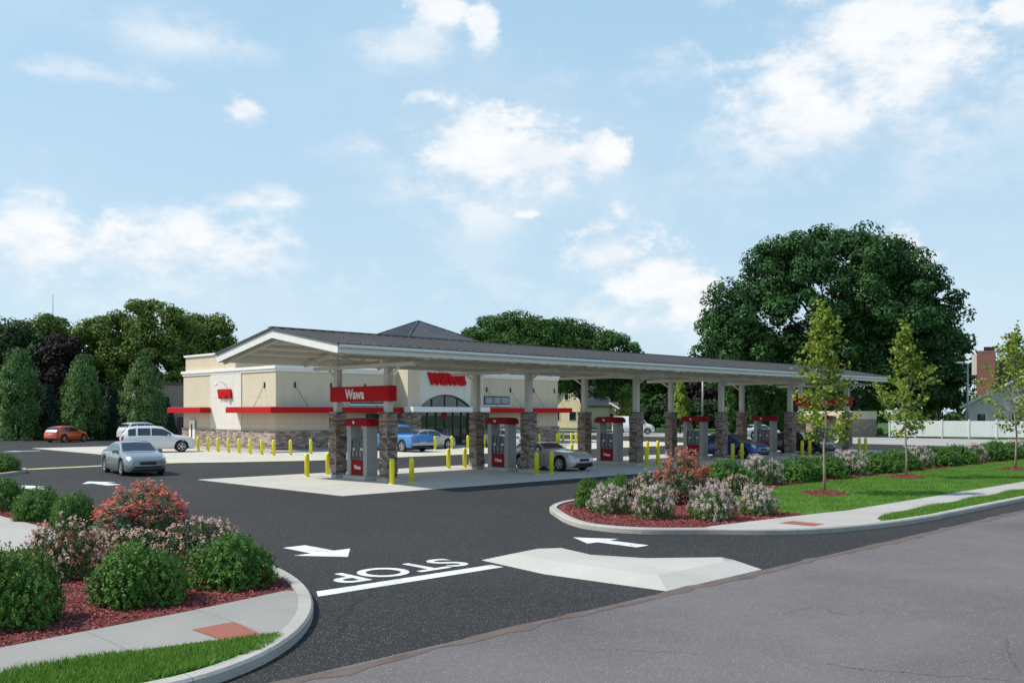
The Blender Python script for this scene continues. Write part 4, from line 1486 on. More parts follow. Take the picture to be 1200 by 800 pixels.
awning([(-0.95, -0.1, 9.4, SY + 0.9)])
awning([(-0.95, -0.1, -0.95, 5.4), (-0.0999, 10.35, -0.95, -0.1)])
awning([(18.4, SX + 0.1, -0.95, -0.1), (SX + 0.1001, SX + 0.95, -0.95, 5)])
for x in (1.5, 4.5, 7.5, 20.0, 22.8, 25.7, 28.4):
    mb = MB()
    mb.box(x - 0.06, x + 0.06, -0.06, -0.004, 4.45, 4.85)
    mb.bar((x, -0.05, 4.65), (x + 0.55, -0.85, 3.1), 0.022)
    mb.build('awning_rod', M['black'], store)
for y in (1.5, 4.2, 10.6, 13.4):
    mb = MB()
    mb.box(-0.06, -0.004, y - 0.06, y + 0.06, 4.45, 4.85)
    mb.bar((-0.05, y, 4.65), (-0.85, y, 3.1), 0.022)
    if y in (1.5,):
        mb.build('awning_rod', M['black'], store)
# side door
d_ = MB().box(-0.14, -0.095, 12.0, 12.95, 0.1, 2.12).build('door', M['white'], store)
MB().box(-0.148, -0.141, 12.36, 12.6, 0.75, 1.8).build('window', M['glass'], d_)
# transom windows
for x0 in (6.2, 19.7):
    w = MB()
    w.box(x0, x0 + 2.95, -0.07, -0.004, 3.36, 4.08)
    w = w.build('window', M['frame_dark'], store)
    for k in range(3):
        MB().box(x0 + 0.08 + k * 0.95, x0 + 0.95 + k * 0.95, -0.085, -0.071, 3.45, 3.99).build('pane', M['glass_pale'], w)
    MB().box(x0 - 0.1, x0 + 3.05, -0.1, -0.004, 3.22, 3.355).build('sill', M['white'], w)
for x0, x1 in ((7.6, 9.6), (18.9, 20.2)):
    w = MB().box(x0, x1, -0.12, -0.004, 0.11, 2.6).build('shop_window', M['frame_dark'], store)
    MB().box(x0 + 0.1, x1 - 0.1, -0.135, -0.121, 0.3, 2.5).build('pane', M['shop_glass'], w)
# entrance tower
TX0, TX1, TY0, TY1, TZ = 10.5, 18.3, -1.4, 5.8, 7.9
tw_ = MB()
tw_.box(TX0, TX1, TY0 + 0.35, TY1, 0.0, TZ)
tw_ = tw_.build('tower', M['eifs'], store)
mb = MB()
for x0, x1 in ((TX0 - 0.02, TX0 + 1.2), (TX1 - 1.2, TX1 + 0.02)):
    MB().box(x0, x1, TY0, TY0 + 0.348, 0.0, TZ - 0.01).build('tower_pier', M['eifs'], tw_)
mb = MB()
for x0, x1, u0, u1 in ((TX0 - 0.1, TX0 + 1.21, TX0 - 0.1, TX0 - 0.021), (TX1 - 1.21, TX1 + 0.1, TX1 + 0.021, TX1 + 0.1)):
    mb = MB()
    mb.box(x0, x1, TY0 - 0.08, TY0 - 0.002, 0.0, 2.7)
    mb.box(u0, u1, TY0 - 0.001, -0.135, 0.0, 2.7)
    mb.build('pier_stone', M['stone_wall'], tw_)
# cream front with an arched opening
cx, hw, zb, rise = (TX0 + TX1) / 2, 2.65, 3.15, 0.98
rad = (hw * hw + rise * rise) / (2 * rise)
arc = []
half = math.asin(hw / rad)
for k in range(25):
    t = -half + 2 * half * k / 24
    arc.append((cx + rad * math.sin(t), zb + rise - rad + rad * math.cos(t)))
yF = TY0 + 0.10
mb = MB()
x0, x1, zt = TX0 + 1.201, TX1 - 1.201, TZ - 0.012
vs, fs = [], []
for (x, z) in arc:
    vs += [(x, yF, z), (x, yF, zt), (x, yF + 0.24, z)]
for k in range(24):
    b = 3 * k
    fs += [(b, b + 3, b + 4, b + 1), (b + 3, b, b + 2, b + 5)]
mb.add(vs, fs)
mb.add([(x0, yF, zb), (cx - hw, yF, zb), (cx - hw, yF, zt), (x0, yF, zt)], [(0, 1, 2, 3)])
mb.add([(cx + hw, yF, zb), (x1, yF, zb), (x1, yF, zt), (cx + hw, yF, zt)], [(0, 1, 2, 3)])
mb.build('cream_front', M['eifs_cream'], tw_)
aw = MB()
yG = yF + 0.2
aw.add([(x, yG, z) for x, z in arc], [tuple(range(24, -1, -1))])
aw = aw.build('arched_window', M['shop_glass'], tw_)
mb = MB()
for k in range(24):
    (xa, za), (xb, zb_) = arc[k], arc[k + 1]
    mb.bar((xa, yG - 0.05, za - 0.05), (xb, yG - 0.05, zb_ - 0.05), 0.07, 0.1)
for x in (cx - 1.33, cx, cx + 1.33):
    zz = zb + rise - rad + math.sqrt(rad * rad - (x - cx) ** 2)
    mb.box(x - 0.035, x + 0.035, yG - 0.07, yG - 0.004, zb + 0.03, zz - 0.1)
mb.build('frame', M['frame_dark'], aw)
mb = MB()
mb.box(TX0 - 0.1, TX1 + 0.1, TY0 - 0.75, yF + 0.2, 2.74, 3.14)
mb.build('entrance_band', M['white'], tw_, bevel=0.02)
eg = MB().box(TX0 + 1.22, TX1 - 1.22, yG + 0.02, yG + 0.05, 0.1, 2.73).build('entrance_glazing', M['shop_glass'], tw_)
mb = MB()
for x in np.linspace(TX0 + 1.25, TX1 - 1.25, 7):
    mb.box(x - 0.045, x + 0.045, yG - 0.06, yG + 0.017, 0.1, 2.73)
mb.box(TX0 + 1.25, TX1 - 1.25, yG - 0.05, yG + 0.016, 2.2, 2.28)
mb.box(TX0 + 1.25, TX1 - 1.25, yG - 0.05, yG + 0.016, 0.1, 0.28)
mb.build('frame', M['frame_dark'], eg)
for x in (cx - 0.15, cx + 0.15):
    MB().box(x - 0.015, x + 0.015, yG - 0.12, yG - 0.08, 0.9, 1.4).build('handle', M['chrome'], eg)
MB().box(cx - 0.28, cx + 0.28, yG - 0.02, yG + 0.012, 2.3, 2.68).build('notice', M['red'], eg)
mb = MB()
mb.box(TX0 - 0.35, TX1 + 0.35, TY0 - 0.35, TY1 + 0.35, TZ + 0.002, TZ + 0.28)
mb.build('tower_cornice', M['white'], tw_)
ov = 0.55
hx0, hx1, hy0, hy1, hz, hp = TX0 - ov, TX1 + ov, TY0 - ov, TY1 + ov, TZ + 0.285, 10.2
pk = ((hx0 + hx1) / 2, (hy0 + hy1) / 2, hp)
mb = MB()
cs = [(hx0, hy0, hz), (hx1, hy0, hz), (hx1, hy1, hz), (hx0, hy1, hz)]
mb.add(cs + [pk], [(0, 1, 4), (1, 2, 4), (2, 3, 4), (3, 0, 4), (3, 2, 1, 0)])
for i in range(4):
    a, b = Vector(cs[i]), Vector(cs[(i + 1) % 4])
    pkv = Vector(pk)
    mb.bar(a + Vector((0, 0, 0.03)), pkv + Vector((0, 0, 0.03)), 0.09, 0.07)
    mid = (a + b) / 2
    up_ = pkv - mid
    nn = int((b - a).length / 0.45)
    for k in range(1, nn):
        t = k / nn
        s0 = a.lerp(b, t)
        l = 1 - abs(2 * t - 1)
        mb.bar(s0 + Vector((0, 0, 0.02)), s0 + up_ * l + Vector((0, 0, 0.02)), 0.035, 0.06)
mb.build('hip_roof', M['roof_metal'], tw_)

# shop signs
sg = empty('shop_sign', W(11.3 + cx, 27.8 + yF - 0.06, 5.47), TH)
tag(sg, 'big red shop lettering above the arched entrance window', 'sign', 'red shop signs on the walls')
text_mesh('lettering', 'wawa', 3.95, 1.0, 0.16, M['red'], sg, (0, -0.05, -0.12), (R(90), 0, 0), 0.05)
sg = empty('shop_sign', W(11.3 - 0.07, 27.8 + 7.1, 4.1), TH)
tag(sg, 'small red shop lettering on the cream panel of the side wall', 'sign', 'red shop signs on the walls')
text_mesh('lettering', 'wawa', 2.1, 0.72, 0.14, M['red'], sg, (-0.08, 0, 0), (R(90), 0, R(-90)), 0.05)
# gooseneck light above the side sign
gl = empty('wall_light', W(11.3 - 0.06, 27.8 + 7.1, 4.75), TH)
tag(gl, 'small white gooseneck light above the side wall lettering', 'wall light')
mb = MB()
mb.tube([(0, 0, 0), (-0.3, 0, 0.25), (-0.6, 0, 0.22), (-0.75, 0, 0.08)], 0.03, 8)
mb.build('arm', M['white'], gl, smooth=True)
mb = MB()
mb.lathe([(0.05, 0.1), (0.09, 0.05), (0.17, -0.06), (0.15, -0.06)], 12, mat=Matrix.Translation((-0.75, 0, 0.03)))
mb.build('lamp_shade', M['white'], gl, smooth=True)


# ------------------------------------------------------------------ vehicles
def vehicle(name, spec, pos, heading, label, group=None):
    L, Wd = spec['L'], spec['W']
    n = 91
    S = np.linspace(0, 1, n)

    def tab(k):
        t = np.array(spec[k], float)
        v = np.interp(S, t[:, 0], t[:, 1])
        kk = spec.get('smooth', 2)
        if kk:
            ker = np.hanning(2 * kk + 3)[1:-1]
            ker /= ker.sum()
            vp = np.pad(v, kk, mode='edge')
            v = np.convolve(vp, ker, 'valid')
        return v

    zt, zs, wd = tab('top'), tab('sh'), tab('wid') * Wd / 2
    hmax = zt.max()
    r = spec.get('r', 0.33)
    xr, xf = spec['axle']
    X = (S - 0.5) * L
    cl = spec.get('clear', 0.19)
    zb = np.full(n, cl)
    for xa in (xr, xf):
        d2 = (r + 0.075) ** 2 - (X - xa) ** 2
        zb = np.where(d2 > 0, np.maximum(zb, r + np.sqrt(np.maximum(d2, 0))), zb)
    zb = np.where(S < 0.03, cl + (0.03 - S) * 5, zb)
    zb = np.where(S > 0.97, cl + (S - 0.97) * 4, zb)

    def nodes(i):
        c = np.clip((zt[i] - zs[i] - 0.05) / (hmax - zs[i]), 0, 1)
        w = wd[i]
        wr = w * (0.90 - spec.get('tumble', 0.20) * c)
        t_, s_, b_ = zt[i], zs[i], zb[i]
        t_ = max(t_, s_ + 0.03)
        return np.array([(w * 0.94, b_), (w * 0.985, b_ + 0.05), (w, max(b_ + 0.08, cl + (s_ - cl) * 0.55)), (w * 0.975, max(s_ - 0.03, b_ + 0.1)), (w * 0.945, s_ + 0.01),
                         (wr, s_ + (t_ - s_) * 0.88), (wr * 0.86, s_ + (t_ - s_) * 0.975), (0, t_ + 0.012)])

    NODE = np.array([nodes(i) for i in range(n)])       # n x 8 x (y,z)

    def surf(s, q, side):
        f = np.clip(s, 0, 1) * (n - 1)
        i = min(int(f), n - 2)
        A = NODE[i] * (1 - (f - i)) + NODE[i + 1] * (f - i)
        j = min(int(q), 6)
        p = A[j] * (1 - (q - j)) + A[j + 1] * (q - j)
        return Vector(((s - 0.5) * L, side * p[0], p[1]))

    root = empty(name, pos, heading)
    # body
    vs, fs = [], []
    for i in range(n):
        ring = [(X[i], -NODE[i, k, 0], NODE[i, k, 1]) for k in range(8)] + [(X[i], NODE[i, k, 0], NODE[i, k, 1]) for k in range(6, -1, -1)]
        vs += ring
    for i in range(n - 1):
        for k in range(14):
            fs.append((i * 15 + k, i * 15 + k + 1, (i + 1) * 15 + k + 1, (i + 1) * 15 + k))
    fs.append(tuple(range(14, -1, -1)))
    fs.append(tuple((n - 1) * 15 + k for k in range(15)))
    body = MB().add(vs, fs).build('body', spec['paint'], root, smooth=True)
    MB().box(-L * 0.46, L * 0.46, -Wd * 0.36, Wd * 0.36, cl - 0.02, 0.62).build('underbody', M['black'], root)

    def patch(nm, s0, s1, q0, q1, side, mat, off=0.006, parent=root, su=8, sv=4):
        vs, fs = [], []
        for a in np.linspace(s0, s1, su + 1):
            for b in np.linspace(q0, q1, sv + 1):
                e = 0.004
                p = surf(a, b, side)
                t1 = surf(a + e, b, side) - surf(a - e, b, side)
                t2 = surf(a, min(b + 0.02, 6.99), side) - surf(a, b - 0.02, side)
                nn = t1.cross(t2)
                if nn.length > 1e-9:
                    nn.normalize()
                if nn.y * side < 0 or (abs(nn.y) < 0.1 and nn.z < 0):
                    nn = -nn
                vs.append(p + nn * off)
        m = sv + 1
        for i in range(su):
            for k in range(sv):
                fs.append((i * m + k, i * m + k + 1, (i + 1) * m + k + 1, (i + 1) * m + k))
        return MB().add(vs, fs).build(nm, mat, parent, smooth=True)

    def across(nm, s0, s1, q0, mat, off=0.008):
        vs, fs = [], []
        V_ = np.linspace(-1, 1, 13)
        for a in np.linspace(s0, s1, 9):
            for v in V_:
                p = surf(a, 7 - abs(v) * (7 - q0), 1 if v >= 0 else -1)
                t1 = surf(a + 0.004, 6.9, 1) - surf(a - 0.004, 6.9, 1)
                nn = Vector((-t1.z, 0, t1.x))
                nn.normalize()
                vs.append(p + nn * off)
        for i in range(8):
            for k in range(12):
                fs.append((i * 13 + k, i * 13 + k + 1, (i + 1) * 13 + k + 1, (i + 1) * 13 + k))
        return MB().add(vs, fs).build(nm, mat, root, smooth=True)

    across('windscreen', *spec['screen'], 5.75, M['glass'])
    if 'rear' in spec:
        across('rear_window', *spec['rear'], 5.75, M['glass'])
    for (a, b) in spec['side']:
        for sd in (-1, 1):
            patch('side_window', a, b, 4.12, 4.9, sd, M['glass'])
    for sd in (-1, 1):
        patch('headlight', *spec.get('hl', (0.925, 0.975)), 3.1, 5.6, sd, M['lamp_clear'], 0.008, su=5)
        patch('taillight', *spec.get('tl', (0.006, 0.04)), 2.6, 4.6, sd, M['lamp_red'], 0.01, su=5)
        for (a, b) in spec['side'][-1:]:
            p = surf(b - 0.035, 4.1, sd)
            mr = MB().box(-0.05, 0.07, -0.11, 0.11, -0.06, 0.08)
            mr = mr.build('mirror', spec['paint'], root, bevel=0.02)
            mr.location = p + Vector((0.0, sd * 0.1, 0.06))
        for a in spec.get('handles', (0.40, 0.55)):
            p = surf(a, 3.0, sd)
            hd = MB().box(-0.08, 0.08, -0.012, 0.012, -0.012, 0.012).build('handle', spec.get('trim', spec['paint']), root)
            hd.location = p + Vector((0, sd * 0.008, -0.04))
    # grille, bumper intake, plates
    zf = NODE[-1][:, 1]
    gz = (NODE[-1][0, 1] + NODE[-1][7, 1]) / 2
    gw = NODE[-1][2, 0]
    MB().box(L / 2 - 0.05, L / 2 + 0.012, -gw * 0.5, gw * 0.5, gz - 0.0, gz + 0.13).build('grille', M['black'], root, bevel=0.01)
    MB().box(L / 2 - 0.05, L / 2 + 0.010, -gw * 0.85, gw * 0.85, gz - 0.15, gz - 0.06).build('intake', M['black'], root, bevel=0.01)
    rz = spec.get('plate_z', 0.72)
    MB().box(-L / 2 - 0.012, -L / 2 + 0.04, -0.25, 0.25, rz - 0.06, rz + 0.06).build('number_plate', M['plate'], root)
    bw = NODE[0][2, 0]
    MB().box(-L / 2 - 0.03, -L / 2 + 0.1, -bw * 0.97, bw * 0.97, cl + 0.18, cl + 0.34).build('bumper', spec.get('bump', spec['paint']), root, bevel=0.02)
    # wheels
    for xa in (xr, xf):
        for sd in (-1, 1):
            yw = Wd / 2 - 0.13
            rot = Matrix.Translation((xa, sd * yw, r)) @ Matrix.Rotation(-sd * math.pi / 2, 4, 'X')
            w = MB().lathe([(r * 0.62, -0.11), (r * 0.9, -0.11), (r, -0.07), (r, 0.07), (r * 0.93, 0.105), (r * 0.68, 0.112), (r * 0.66, 0.085)], 24, mat=rot).build('wheel', M['tyre'], root, smooth=True)
            rm = MB()
            rm.lathe([(r * 0.66, 0.086), (r * 0.66, 0.108), (r * 0.60, 0.11), (r * 0.57, 0.088)], 24, mat=rot, caps=False)
            rm.lathe([(r * 0.16, 0.085), (r * 0.16, 0.112), (r * 0.05, 0.116)], 12, mat=rot)
            for k in range(spec.get('spokes', 5)):
                aa = 2 * math.pi * k / spec.get('spokes', 5)
                mm = rot @ Matrix.Rotation(aa, 4, 'Z')
                rm.box(r * 0.1, r * 0.64, -r * 0.075, r * 0.075, 0.088, 0.108, mat=mm)
            rm.build('rim', M['rim'], w)
    tag(root, label, spec.get('cat', 'car'), group)
    return root


def carpaint(name, c, metal=0.35):
    return paint(name, c, 0.32, metal=metal, coat=0.9, var=0.02, scale=2)


WID = [(0, .80), (.03, .90), (.12, .985), (.25, 1), (.80, 1), (.92, .95), (.97, .86), (1, .72)]
SEDAN = dict(L=4.75, W=1.83, r=0.335, axle=(-1.38, 1.42),
             top=[(0, .80), (.015, .95), (.04, 1.02), (.17, 1.06), (.29, 1.36), (.37, 1.44), (.50, 1.46), (.585, 1.41), (.73, 1.02), (.85, .95), (.95, .83), (.985, .73), (1, .62)],
             sh=[(0, .74), (.03, .90), (.2, .95), (.5, .93), (.75, .90), (.9, .80), (.97, .68), (1, .56)], wid=WID,
             screen=(.592, .722), rear=(.18, .288), side=[(.225, .40), (.415, .68)], plate_z=0.78)
SUV = dict(L=4.8, W=1.92, r=0.385, axle=(-1.45, 1.46), clear=0.25, cat='SUV', tumble=0.17,
           top=[(0, 1.0), (.01, 1.12), (.045, 1.42), (.10, 1.70), (.2, 1.78), (.45, 1.79), (.56, 1.72), (.72, 1.18), (.85, 1.10), (.95, .98), (.985, .86), (1, .70)],
           sh=[(0, .9), (.03, 1.04), (.3, 1.07), (.5, 1.05), (.75, 1.02), (.9, .95), (.97, .80), (1, .62)], wid=WID,
           screen=(.575, .71), rear=(.035, .088), side=[(.10, .20), (.225, .39), (.405, .66)], handles=(.36, .5), plate_z=0.95)
HATCH = dict(L=3.95, W=1.74, r=0.315, axle=(-1.2, 1.24), tumble=0.18,
             top=[(0, .85), (.01, .98), (.05, 1.15), (.13, 1.40), (.25, 1.48), (.42, 1.50), (.54, 1.45), (.74, 1.02), (.88, .92), (.96, .80), (1, .62)],
             sh=[(0, .78), (.03, .92), (.3, .94), (.6, .91), (.8, .86), (.92, .76), (1, .56)], wid=WID,
             screen=(.555, .725), rear=(.045, .122), side=[(.16, .34), (.36, .67)], plate_z=0.75)
COUPE = dict(L=4.15, W=1.80, r=0.335, axle=(-1.22, 1.28), spokes=7,
             top=[(0, .80), (.02, .93), (.06, .98), (.15, 1.0), (.26, 1.22), (.35, 1.29), (.45, 1.28), (.56, .98), (.7, .93), (.85, .87), (.95, .75), (.985, .66), (1, .56)],
             sh=[(0, .72), (.03, .86), (.2, .90), (.5, .87), (.75, .82), (.9, .73), (.97, .62), (1, .50)], wid=WID,
             screen=(.462, .553), rear=(.165, .255), side=[(.24, .52)], handles=(.38,), plate_z=0.7)
PICK = dict(L=5.4, W=1.95, r=0.385, axle=(-1.55, 1.75), clear=0.3, cat='pickup truck', smooth=0, tumble=0.16,
            top=[(0, 1.16), (.004, 1.18), (.395, 1.18), (.40, 1.20), (.425, 1.72), (.45, 1.82), (.52, 1.85), (.60, 1.80), (.715, 1.24), (.85, 1.18), (.96, 1.08), (.985, .98), (1, .85)],
            sh=[(0, 1.10), (.4, 1.10), (.6, 1.09), (.75, 1.08), (.9, 1.02), (1, .74)],
            wid=[(0, .97), (.02, 1), (.85, 1), (.95, .95), (1, .80)],
            screen=(.608, .705), rear=(.405, .424), side=[(.435, .55), (.56, .68)], handles=(.48, .60), plate_z=0.62, tl=(0.002, 0.03))
VAN = dict(L=5.2, W=1.98, r=0.36, axle=(-1.55, 1.75), clear=0.28, cat='van', tumble=0.08,
           top=[(0, 1.9), (.008, 2.15), (.03, 2.22), (.62, 2.24), (.70, 2.12), (.83, 1.32), (.93, 1.16), (.98, 1.0), (1, .8)],
           sh=[(0, 1.15), (.5, 1.17), (.8, 1.12), (.93, 1.02), (1, .7)], wid=[(0, .96), (.02, 1), (.85, 1), (.95, .93), (1, .78)],
           screen=(.71, .82), rear=(.012, .024), side=[(.60, .78)], handles=(.58,), plate_z=0.9)


def mk(base, pname, c, metal=0.35, **kw):
    d = dict(base)
    d['paint'] = carpaint(pname, c, metal) if 'dull' not in kw else paint(pname, c, 0.5, metal=0.0, coat=0.25, var=0.02, scale=2)
    d.update(kw)
    return d


hB = TH + math.pi / 2        # heading towards the store
hS = TH - math.pi / 2        # heading towards the street
vehicle('hatchback', mk(HATCH, 'orange_paint', (0.62, 0.085, 0.006), 0.0), at(78, 85, 0.0), R(74), 'bright orange hatchback parked by the arborvitae')
vehicle('parked_suv', mk(SUV, 'pearl_white_paint', (0.66, 0.66, 0.64), 0.0), at(185, 63.5, 0.009), R(25), 'white SUV seen from its side, parked facing the sunlit side wall')
vehicle('parked_suv', mk(SUV, 'plain_white_paint', (0.62, 0.62, 0.61), 0.0), at(169, 88, 0.0), R(58), 'white SUV mostly hidden behind the nearer white SUV')
p = G(155, 558)
vehicle('sedan', mk(SEDAN, 'teal_grey_paint', (0.215, 0.245, 0.245), 0.3), at(156, 41.6, 0.0), R(-53), 'teal grey sedan driving from the lot towards the street')
vehicle('pickup_truck', mk(PICK, 'sky_blue_paint', (0.055, 0.20, 0.44), 0.2, bump=M['chrome'], dull=True), W(17.9, 22.5, 0.01), hB, 'blue pickup truck parked nose in at the store')
vehicle('sedan', mk(SEDAN, 'silver_paint', (0.46, 0.46, 0.45), 0.6), W(21.7, 24.15, 0.01), TH, 'silver sedan standing along the entrance beyond the blue pickup')
vehicle('sedan', mk(SEDAN, 'blush_white_paint', (0.66, 0.63, 0.62), 0.0), W(28.3, 22.6, 0.01), hB, 'white sedan parked at the store behind the second pump')
vehicle('coupe', mk(COUPE, 'warm_silver_paint', (0.52, 0.51, 0.49), 0.3), W(10.25, 0.75, 0.014), hS, 'silver sports coupe fuelling beside the second pump')
vehicle('sedan', mk(SEDAN, 'metal_blue_paint', (0.035, 0.085, 0.26), 0.4), W(26.35, 1.15, 0.014), hS, 'dark blue sedan fuelling beside the fourth pump')
vehicle('sedan', mk(SEDAN, 'charcoal_paint', (0.022, 0.023, 0.026), 0.4), W(34.4, 1.0, 0.014), hS, 'black sedan fuelling beside the fifth pump')
vehicle('sedan', mk(SEDAN, 'cream_white_paint', (0.64, 0.63, 0.60), 0.0), at(889, 97, 0.0), R(25), 'white sedan crossing the lot beyond the blue car')
vehicle('delivery_van', mk(VAN, 'van_white_paint', (0.70, 0.70, 0.69), 0.0), at(742, 115, 0.0), R(-6), 'white delivery van on the side street')

# ------------------------------------------------------------------ far buildings, walls and lamps
def house(name, pos, rz, w, dep, wall_h, peak, wallm, roofm, label, wins=(), ridge='y', ov=0.35):
    """gable faces local -y when ridge runs along y"""
    r = empty(name, pos, rz)
    hw = w / 2
    mb = MB()
    if ridge == 'y':
        pr = [(-hw, 0), (hw, 0), (hw, wall_h), (0, peak), (-hw, wall_h)]
        vs = [(x, 0, z) for x, z in pr] + [(x, dep, z) for x, z in pr]
        mb.add(vs, [(0, 1, 2, 3, 4), (9, 8, 7, 6, 5)] + [((i + 1) % 5, i, 5 + i, 5 + (i + 1) % 5) for i in range(5) if i not in (2, 3)])
    else:
        pr = [(0, 0), (dep, 0), (dep, wall_h), (dep / 2, peak), (0, wall_h)]
        vs = [(-hw, y, z) for y, z in pr] + [(hw, y, z) for y, z in pr]
        mb.add(vs, [(4, 3, 2, 1, 0), (5, 6, 7, 8, 9)] + [(i, (i + 1) % 5, 5 + (i + 1) % 5, 5 + i) for i in range(5) if i not in (2, 3)])
    mb.build('wall', wallm, r)
    mb = MB()
    th = 0.18
    if ridge == 'y':
        sl = (peak - wall_h) / hw
        for s in (-1, 1):
            e = (s * (hw + ov), wall_h - ov * sl + 0.02)
            k = (0, peak + 0.02)
            vs = [(x, y, z + dz) for y in (-ov, dep + ov) for x, z, dz in ((e[0], e[1], 0), (k[0], k[1], 0), (k[0], k[1], th), (e[0], e[1], th))]
            fs = [(0, 1, 2, 3), (7, 6, 5, 4), (0, 4, 5, 1), (3, 2, 6, 7), (0, 3, 7, 4)]
            mb.add(vs, fs)
    else:
        sl = (peak - wall_h) / (dep / 2)
        for s in (0, 1):
            ye = -ov if s == 0 else dep + ov
            e = (ye, wall_h - ov * sl + 0.02)
            k = (dep / 2, peak + 0.02)
            vs = [(x, y, z + dz) for x in (-hw - ov, hw + ov) for y, z, dz in ((e[0], e[1], 0), (k[0], k[1], 0), (k[0], k[1], th), (e[0], e[1], th))]
            mb.add(vs, [(0, 1, 2, 3), (7, 6, 5, 4), (0, 4, 5, 1), (3, 2, 6, 7), (0, 3, 7, 4)])
    mb.build('roof', roofm, r)
    if ridge == 'y':
        mb = MB()
        for s in (-1, 1):
            sl = (peak - wall_h) / hw
            mb.bar((s * (hw + ov), -ov - 0.02, wall_h - ov * sl + 0.02), (0, -ov - 0.02, peak + 0.03), 0.06, 0.26)
        mb.build('bargeboard', M['white'], r)
    for (x, z, ww, hh) in wins:
        f = MB().box(x - ww / 2, x + ww / 2, -0.06, -0.003, z, z + hh).build('window', M['white'], r)
        MB().box(x - ww / 2 + 0.1, x + ww / 2 - 0.1, -0.075, -0.061, z + 0.1, z + hh - 0.1).build('pane', M['glass'], f)
    tag(r, label, 'house')
    return r


house('gabled_house', at(664, 158), R(-32), 6.4, 11, 4.0, 7.2, M['siding_yellow'], M['shingle'], 'yellow gabled house beyond the far store corner',
      wins=((0, 4.7, 0.9, 1.2), (-1.8, 1.2, 1.1, 1.7), (1.2, 1.2, 1.5, 1.7)))
house('gabled_house', at(690, 172), R(-4), 7.5, 9, 3.6, 6.0, M['siding_yellow'], M['shingle'], 'yellow house with dark roof half hidden by a column', wins=((2.4, 1.5, 1.2, 1.5),), ridge='x')
house('gabled_house', at(716, 165), R(-35), 4.2, 8, 3.2, 4.3, M['siding_yellow'], M['shingle'], 'small yellow gabled house behind the white van', wins=((0, 1.1, 1.3, 1.4),))
hs = house('gabled_house', at(1216, 114), R(-31), 16.0, 14, 3.6, 8.0, M['siding_white'], M['shingle_pale'], 'off white house with broad gable behind the white fence',
           wins=((-6.2, 1.0, 1.1, 1.6), (-2.2, 1.2, 1.4, 1.6), (0, 4.5, 1.2, 1.4)), ov=0.6)
ch = MB()
ch.box(-7.0, -4.9, 3.7, 5.3, 3.0, 10.7)
ch = ch.build('chimney', M['brick'], hs)
MB().box(-6.2, -5.0, 3.9, 5.1, 10.702, 11.2).build('chimney_cap', M['black'], ch)
MB().box(-7.6, -7.002, 3.9, 5.2, 7.6, 10.3).build('chimney_shoulder', M['siding_white'], ch)
MB().box(-4.6, -2.4, 5.5, 9.0, 3.0, 9.2).build('rear_wing', M['frame_dark'], hs)
b = empty('taupe_building', at(196, 100), R(30))
MB().box(-3.2, 8, 0, 9, 0, 5.7).build('wall', M['wall_taupe'], b)
MB().box(-3.35, 8.15, -0.15, 9.15, 5.702, 5.95).build('roof', M['shingle'], b)
MB().box(1.0, 2.0, -0.05, -0.003, 0.1, 2.2).build('door', M['frame_dark'], b)
tag(b, 'plain taupe building beyond the sunlit side wall of the store', 'building')
# block enclosure
e = empty('block_enclosure', at(998, 101), TH - R(3))
EL, EW = 5.6, 6.6
mb = MB()
for bx in ((0, EL, 0, 0.25), (0, EL, EW - 0.25, EW), (0, 0.25, 0.2501, EW - 0.2501), (EL - 0.25, EL, 0.2501, EW - 0.2501)):
    mb.box(*bx, 0, 1.95)
mb.build('block_wall', M['block'], e)
mb = MB()
for bx in ((-0.03, EL + 0.03, -0.03, 0.27), (-0.03, EL + 0.03, EW - 0.27, EW + 0.03), (-0.03, 0.27, 0.2701, EW - 0.2701), (EL - 0.27, EL + 0.03, 0.2701, EW - 0.2701)):
    mb.box(*bx, 1.952, 2.85)
mb.build('render_band', M['eifs'], e)
tag(e, 'low trash enclosure of brown block with beige rendered top', 'enclosure')
# white vinyl fence
f0, f1 = at(1042, 103.5), at(1235, 97)
dr = (f1 - f0)
fl = dr.length
fr_ = empty('vinyl_fence', f0, math.atan2(dr.y, dr.x))
tag(fr_, 'long white vinyl privacy fence in front of the white gabled house', 'fence')
nb = int(fl / 2.4)
for k in range(nb):
    x0 = k * fl / nb
    MB().box(x0 + 0.075, x0 + fl / nb - 0.075, -0.025, 0.025, 0.05, 1.78).build('fence_panel', M['vinyl'], fr_)
    mb = MB()
    mb.box(x0 - 0.07, x0 + 0.07, -0.07, 0.07, -0.1, 1.86)
    mb.add([(x0 - 0.09, -0.09, 1.862), (x0 + 0.09, -0.09, 1.862), (x0 + 0.09, 0.09, 1.862), (x0 - 0.09, 0.09, 1.862), (x0, 0, 1.95)], [(0, 1, 4), (1, 2, 4), (2, 3, 4), (3, 0, 4), (3, 2, 1, 0)])
    mb.build('fence_post', M['vinyl'], fr_)
# street lamp
l = empty('street_lamp', at(1134, 106), 0)
tag(l, 'grey street lamp with a short arm in front of the huge oak', 'street lamp')
MB().tube([(0, 0, -0.1), (0, 0, 4), (0, 0, 8.3)], [0.16, 0.12, 0.09], 10).build('pole', M['galv'], l, smooth=True)
MB().tube([(0.0, 0, 8.25), (-0.35, 0, 8.42), (-0.7, 0, 8.42)], 0.05, 8).build('arm', M['galv'], l, smooth=True)
MB().box(-1.3, -0.6, -0.2, 0.2, 8.3, 8.5).build('lamp_head', M['white'], l, bevel=0.04)
pl = empty('utility_pole', at(823.5, 135), 0)
tag(pl, 'slim grey pole seen under the canopy beyond the fourth pump', 'pole')
MB().tube([(0, 0, -0.1), (0, 0, 9.0)], [0.17, 0.12], 10).build('pole', M['galv'], pl, smooth=True)
MB().box(-0.9, 0.9, -0.06, 0.06, 8.4, 8.55).build('crossarm', M['galv'], pl)
ms = MB()
